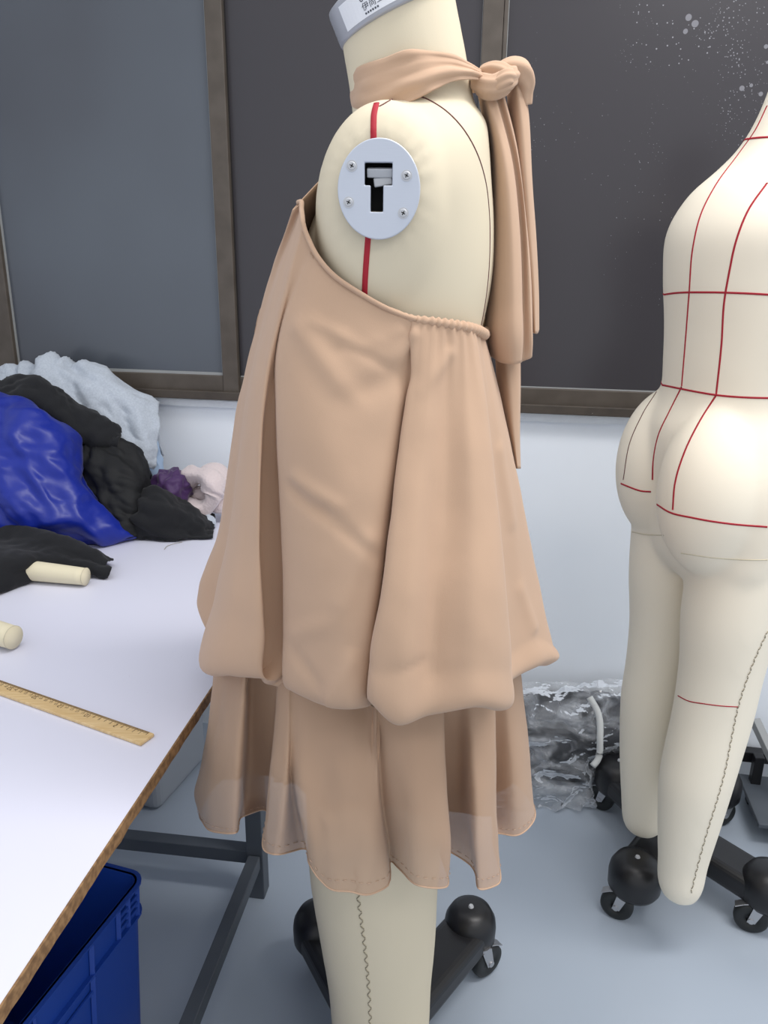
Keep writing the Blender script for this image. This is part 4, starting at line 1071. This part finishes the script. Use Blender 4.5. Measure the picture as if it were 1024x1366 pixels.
# ------------------------------------------------------------------ garment bag on the floor by the wall
def bag_grid(rows, amp, scale, seed):
    g = [[P(*q) for q in r] for r in rows]
    G = surf(g, .010, False, 4); N = grid_normals(G, False)
    G = fold_disp(G, N, amp, scale, seed)
    for i in range(G.shape[0]):
        for j in range(G.shape[1]):
            G[i, j, 2] = max(G[i, j, 2], .004); G[i, j, 1] = min(G[i, j, 1], wall_y(G[i, j, 0]) - .012)
    return G
bag = empty('garment_bag', (.42, 1.82, 0))
tag(bag, 'clear plastic bag of dark garments on the floor against the wall', 'bag')
rows = [
 [(600,925,1.90),(660,918,1.89),(720,914,1.88),(770,912,1.87),(820,910,1.86),(870,912,1.85),(930,916,1.84)],
 [(600,950,1.84),(660,940,1.83),(720,936,1.82),(770,935,1.81),(820,935,1.80),(870,938,1.79),(930,940,1.78)],
 [(600,990,1.79),(660,985,1.78),(720,980,1.77),(770,978,1.76),(820,980,1.75),(870,982,1.74),(930,985,1.73)],
 [(600,1035,1.75),(660,1032,1.745),(720,1030,1.735),(770,1028,1.73),(820,1028,1.73),(870,1028,1.72),(930,1030,1.71)],
 [(600,1088,1.72),(660,1084,1.715),(720,1081,1.71),(770,1078,1.705),(820,1074,1.70),(870,1070,1.69),(930,1066,1.68)]]
rows = [[(x, y, Y + (.05 if k > 2 and x >= 820 else 0)) for x, y, Y in r] for k, r in enumerate(rows)]
G = bag_grid(rows, .016, 24, 3.3); link('plastic_film', grid_mesh('plastic_film', G, False), m_film, bag)
rows_in = [[(x, y + (14 if k < 2 else 6), Y + .035) for x, y, Y in r] for k, r in enumerate(rows[:4])]
rows_in[-1] = [(x, 1022, Y + .03) for x, y, Y in rows_in[-1]]
rows_in.append([(x, 1030, Y + .06) for x, y, Y in rows_in[-1]])
G = bag_grid(rows_in, .016, 8, 13.3); o = link('dark_garments', grid_mesh('dark_garments', G, False), m_bagin, bag); s = o.modifiers.new('t', 'SOLIDIFY'); s.thickness = .01
sp = smooth_path([P(786, 930, 1.80), P(797, 950, 1.775), P(800, 985, 1.735), P(796, 1015, 1.715), P(790, 1022, 1.708)], .006)
V, Fc = tube(sp, .0085, 10, flat=1.0); link('white_strap', mesh('white_strap', V, Fc), m_strap, bag)

# ------------------------------------------------------------------ steel rack at the right edge
rk = empty('steel_rack', (1.05, 1.62, 0))
tag(rk, 'dark grey steel rack frame partly visible behind the bare form', 'rack')
bm = bmesh.new(); beam(bm, P(1006, 960, 1.78), P(1100, 1160, 1.50), .022, .02); bevel(link('side_rail', from_bm('side_rail', bm), m_gasket, rk), .002)
q = P(1006, 1016, 1.76)
bm = bmesh.new(); box(bm, (q.x + .30, q.y - .02, q.z), (.75, .03, .03), WR); bevel(link('cross_rail', from_bm('cross_rail', bm), m_base, rk), .002)
bm = bmesh.new(); box(bm, (q.x + .30, q.y - .14, q.z - .055), (.70, .20, .012), WR); bevel(link('lower_shelf', from_bm('lower_shelf', bm), m_steel, rk), .002)
for dx in (-.02, .62):
    for dy in (-.24, -.02):
        bm = bmesh.new(); box(bm, (q.x + dx + .02, q.y + dy - dx * .16, (q.z + .03) / 2), (.024, .024, q.z + .03), WR); bevel(link('rack_leg', from_bm('rack_leg', bm), m_base, rk), .002)

# ------------------------------------------------------------------ light
w = bpy.data.worlds.new('world'); S.world = w; w.use_nodes = True
w.node_tree.nodes['Background'].inputs[0].default_value = (*lin((240, 243, 248)), 1)
w.node_tree.nodes['Background'].inputs[1].default_value = 1.0
def area(name, loc, size, power, col, target=None):
    l = bpy.data.lights.new(name, 'AREA'); l.shape = 'RECTANGLE'; l.size, l.size_y = size; l.energy = power; l.color = lin(col)
    o = bpy.data.objects.new(name, l); COL.objects.link(o); o.location = loc
    d = Vector((0, 0, -1)) if target is None else Vector(target) - Vector(loc)
    o.rotation_euler = d.to_track_quat('-Z', 'Y').to_euler(); return o
area('ceiling_and_fill_light', (-.15, .65, 2.75), (1.3, .35), 6.5, (255, 252, 250))
area('ceiling_and_fill_light', (1.0, .85, 2.75), (1.3, .35), 30, (255, 252, 250))
area('ceiling_and_fill_light', (1.1, -.7, 2.75), (1.6, .5), 13, (255, 252, 250))  # unseen fill, added to brighten the near side of the bare form
vs = S.view_settings; vs.view_transform = 'Standard'; vs.look = 'None'; vs.gamma = 1.0; vs.use_curve_mapping = False; vs.exposure = 0.0
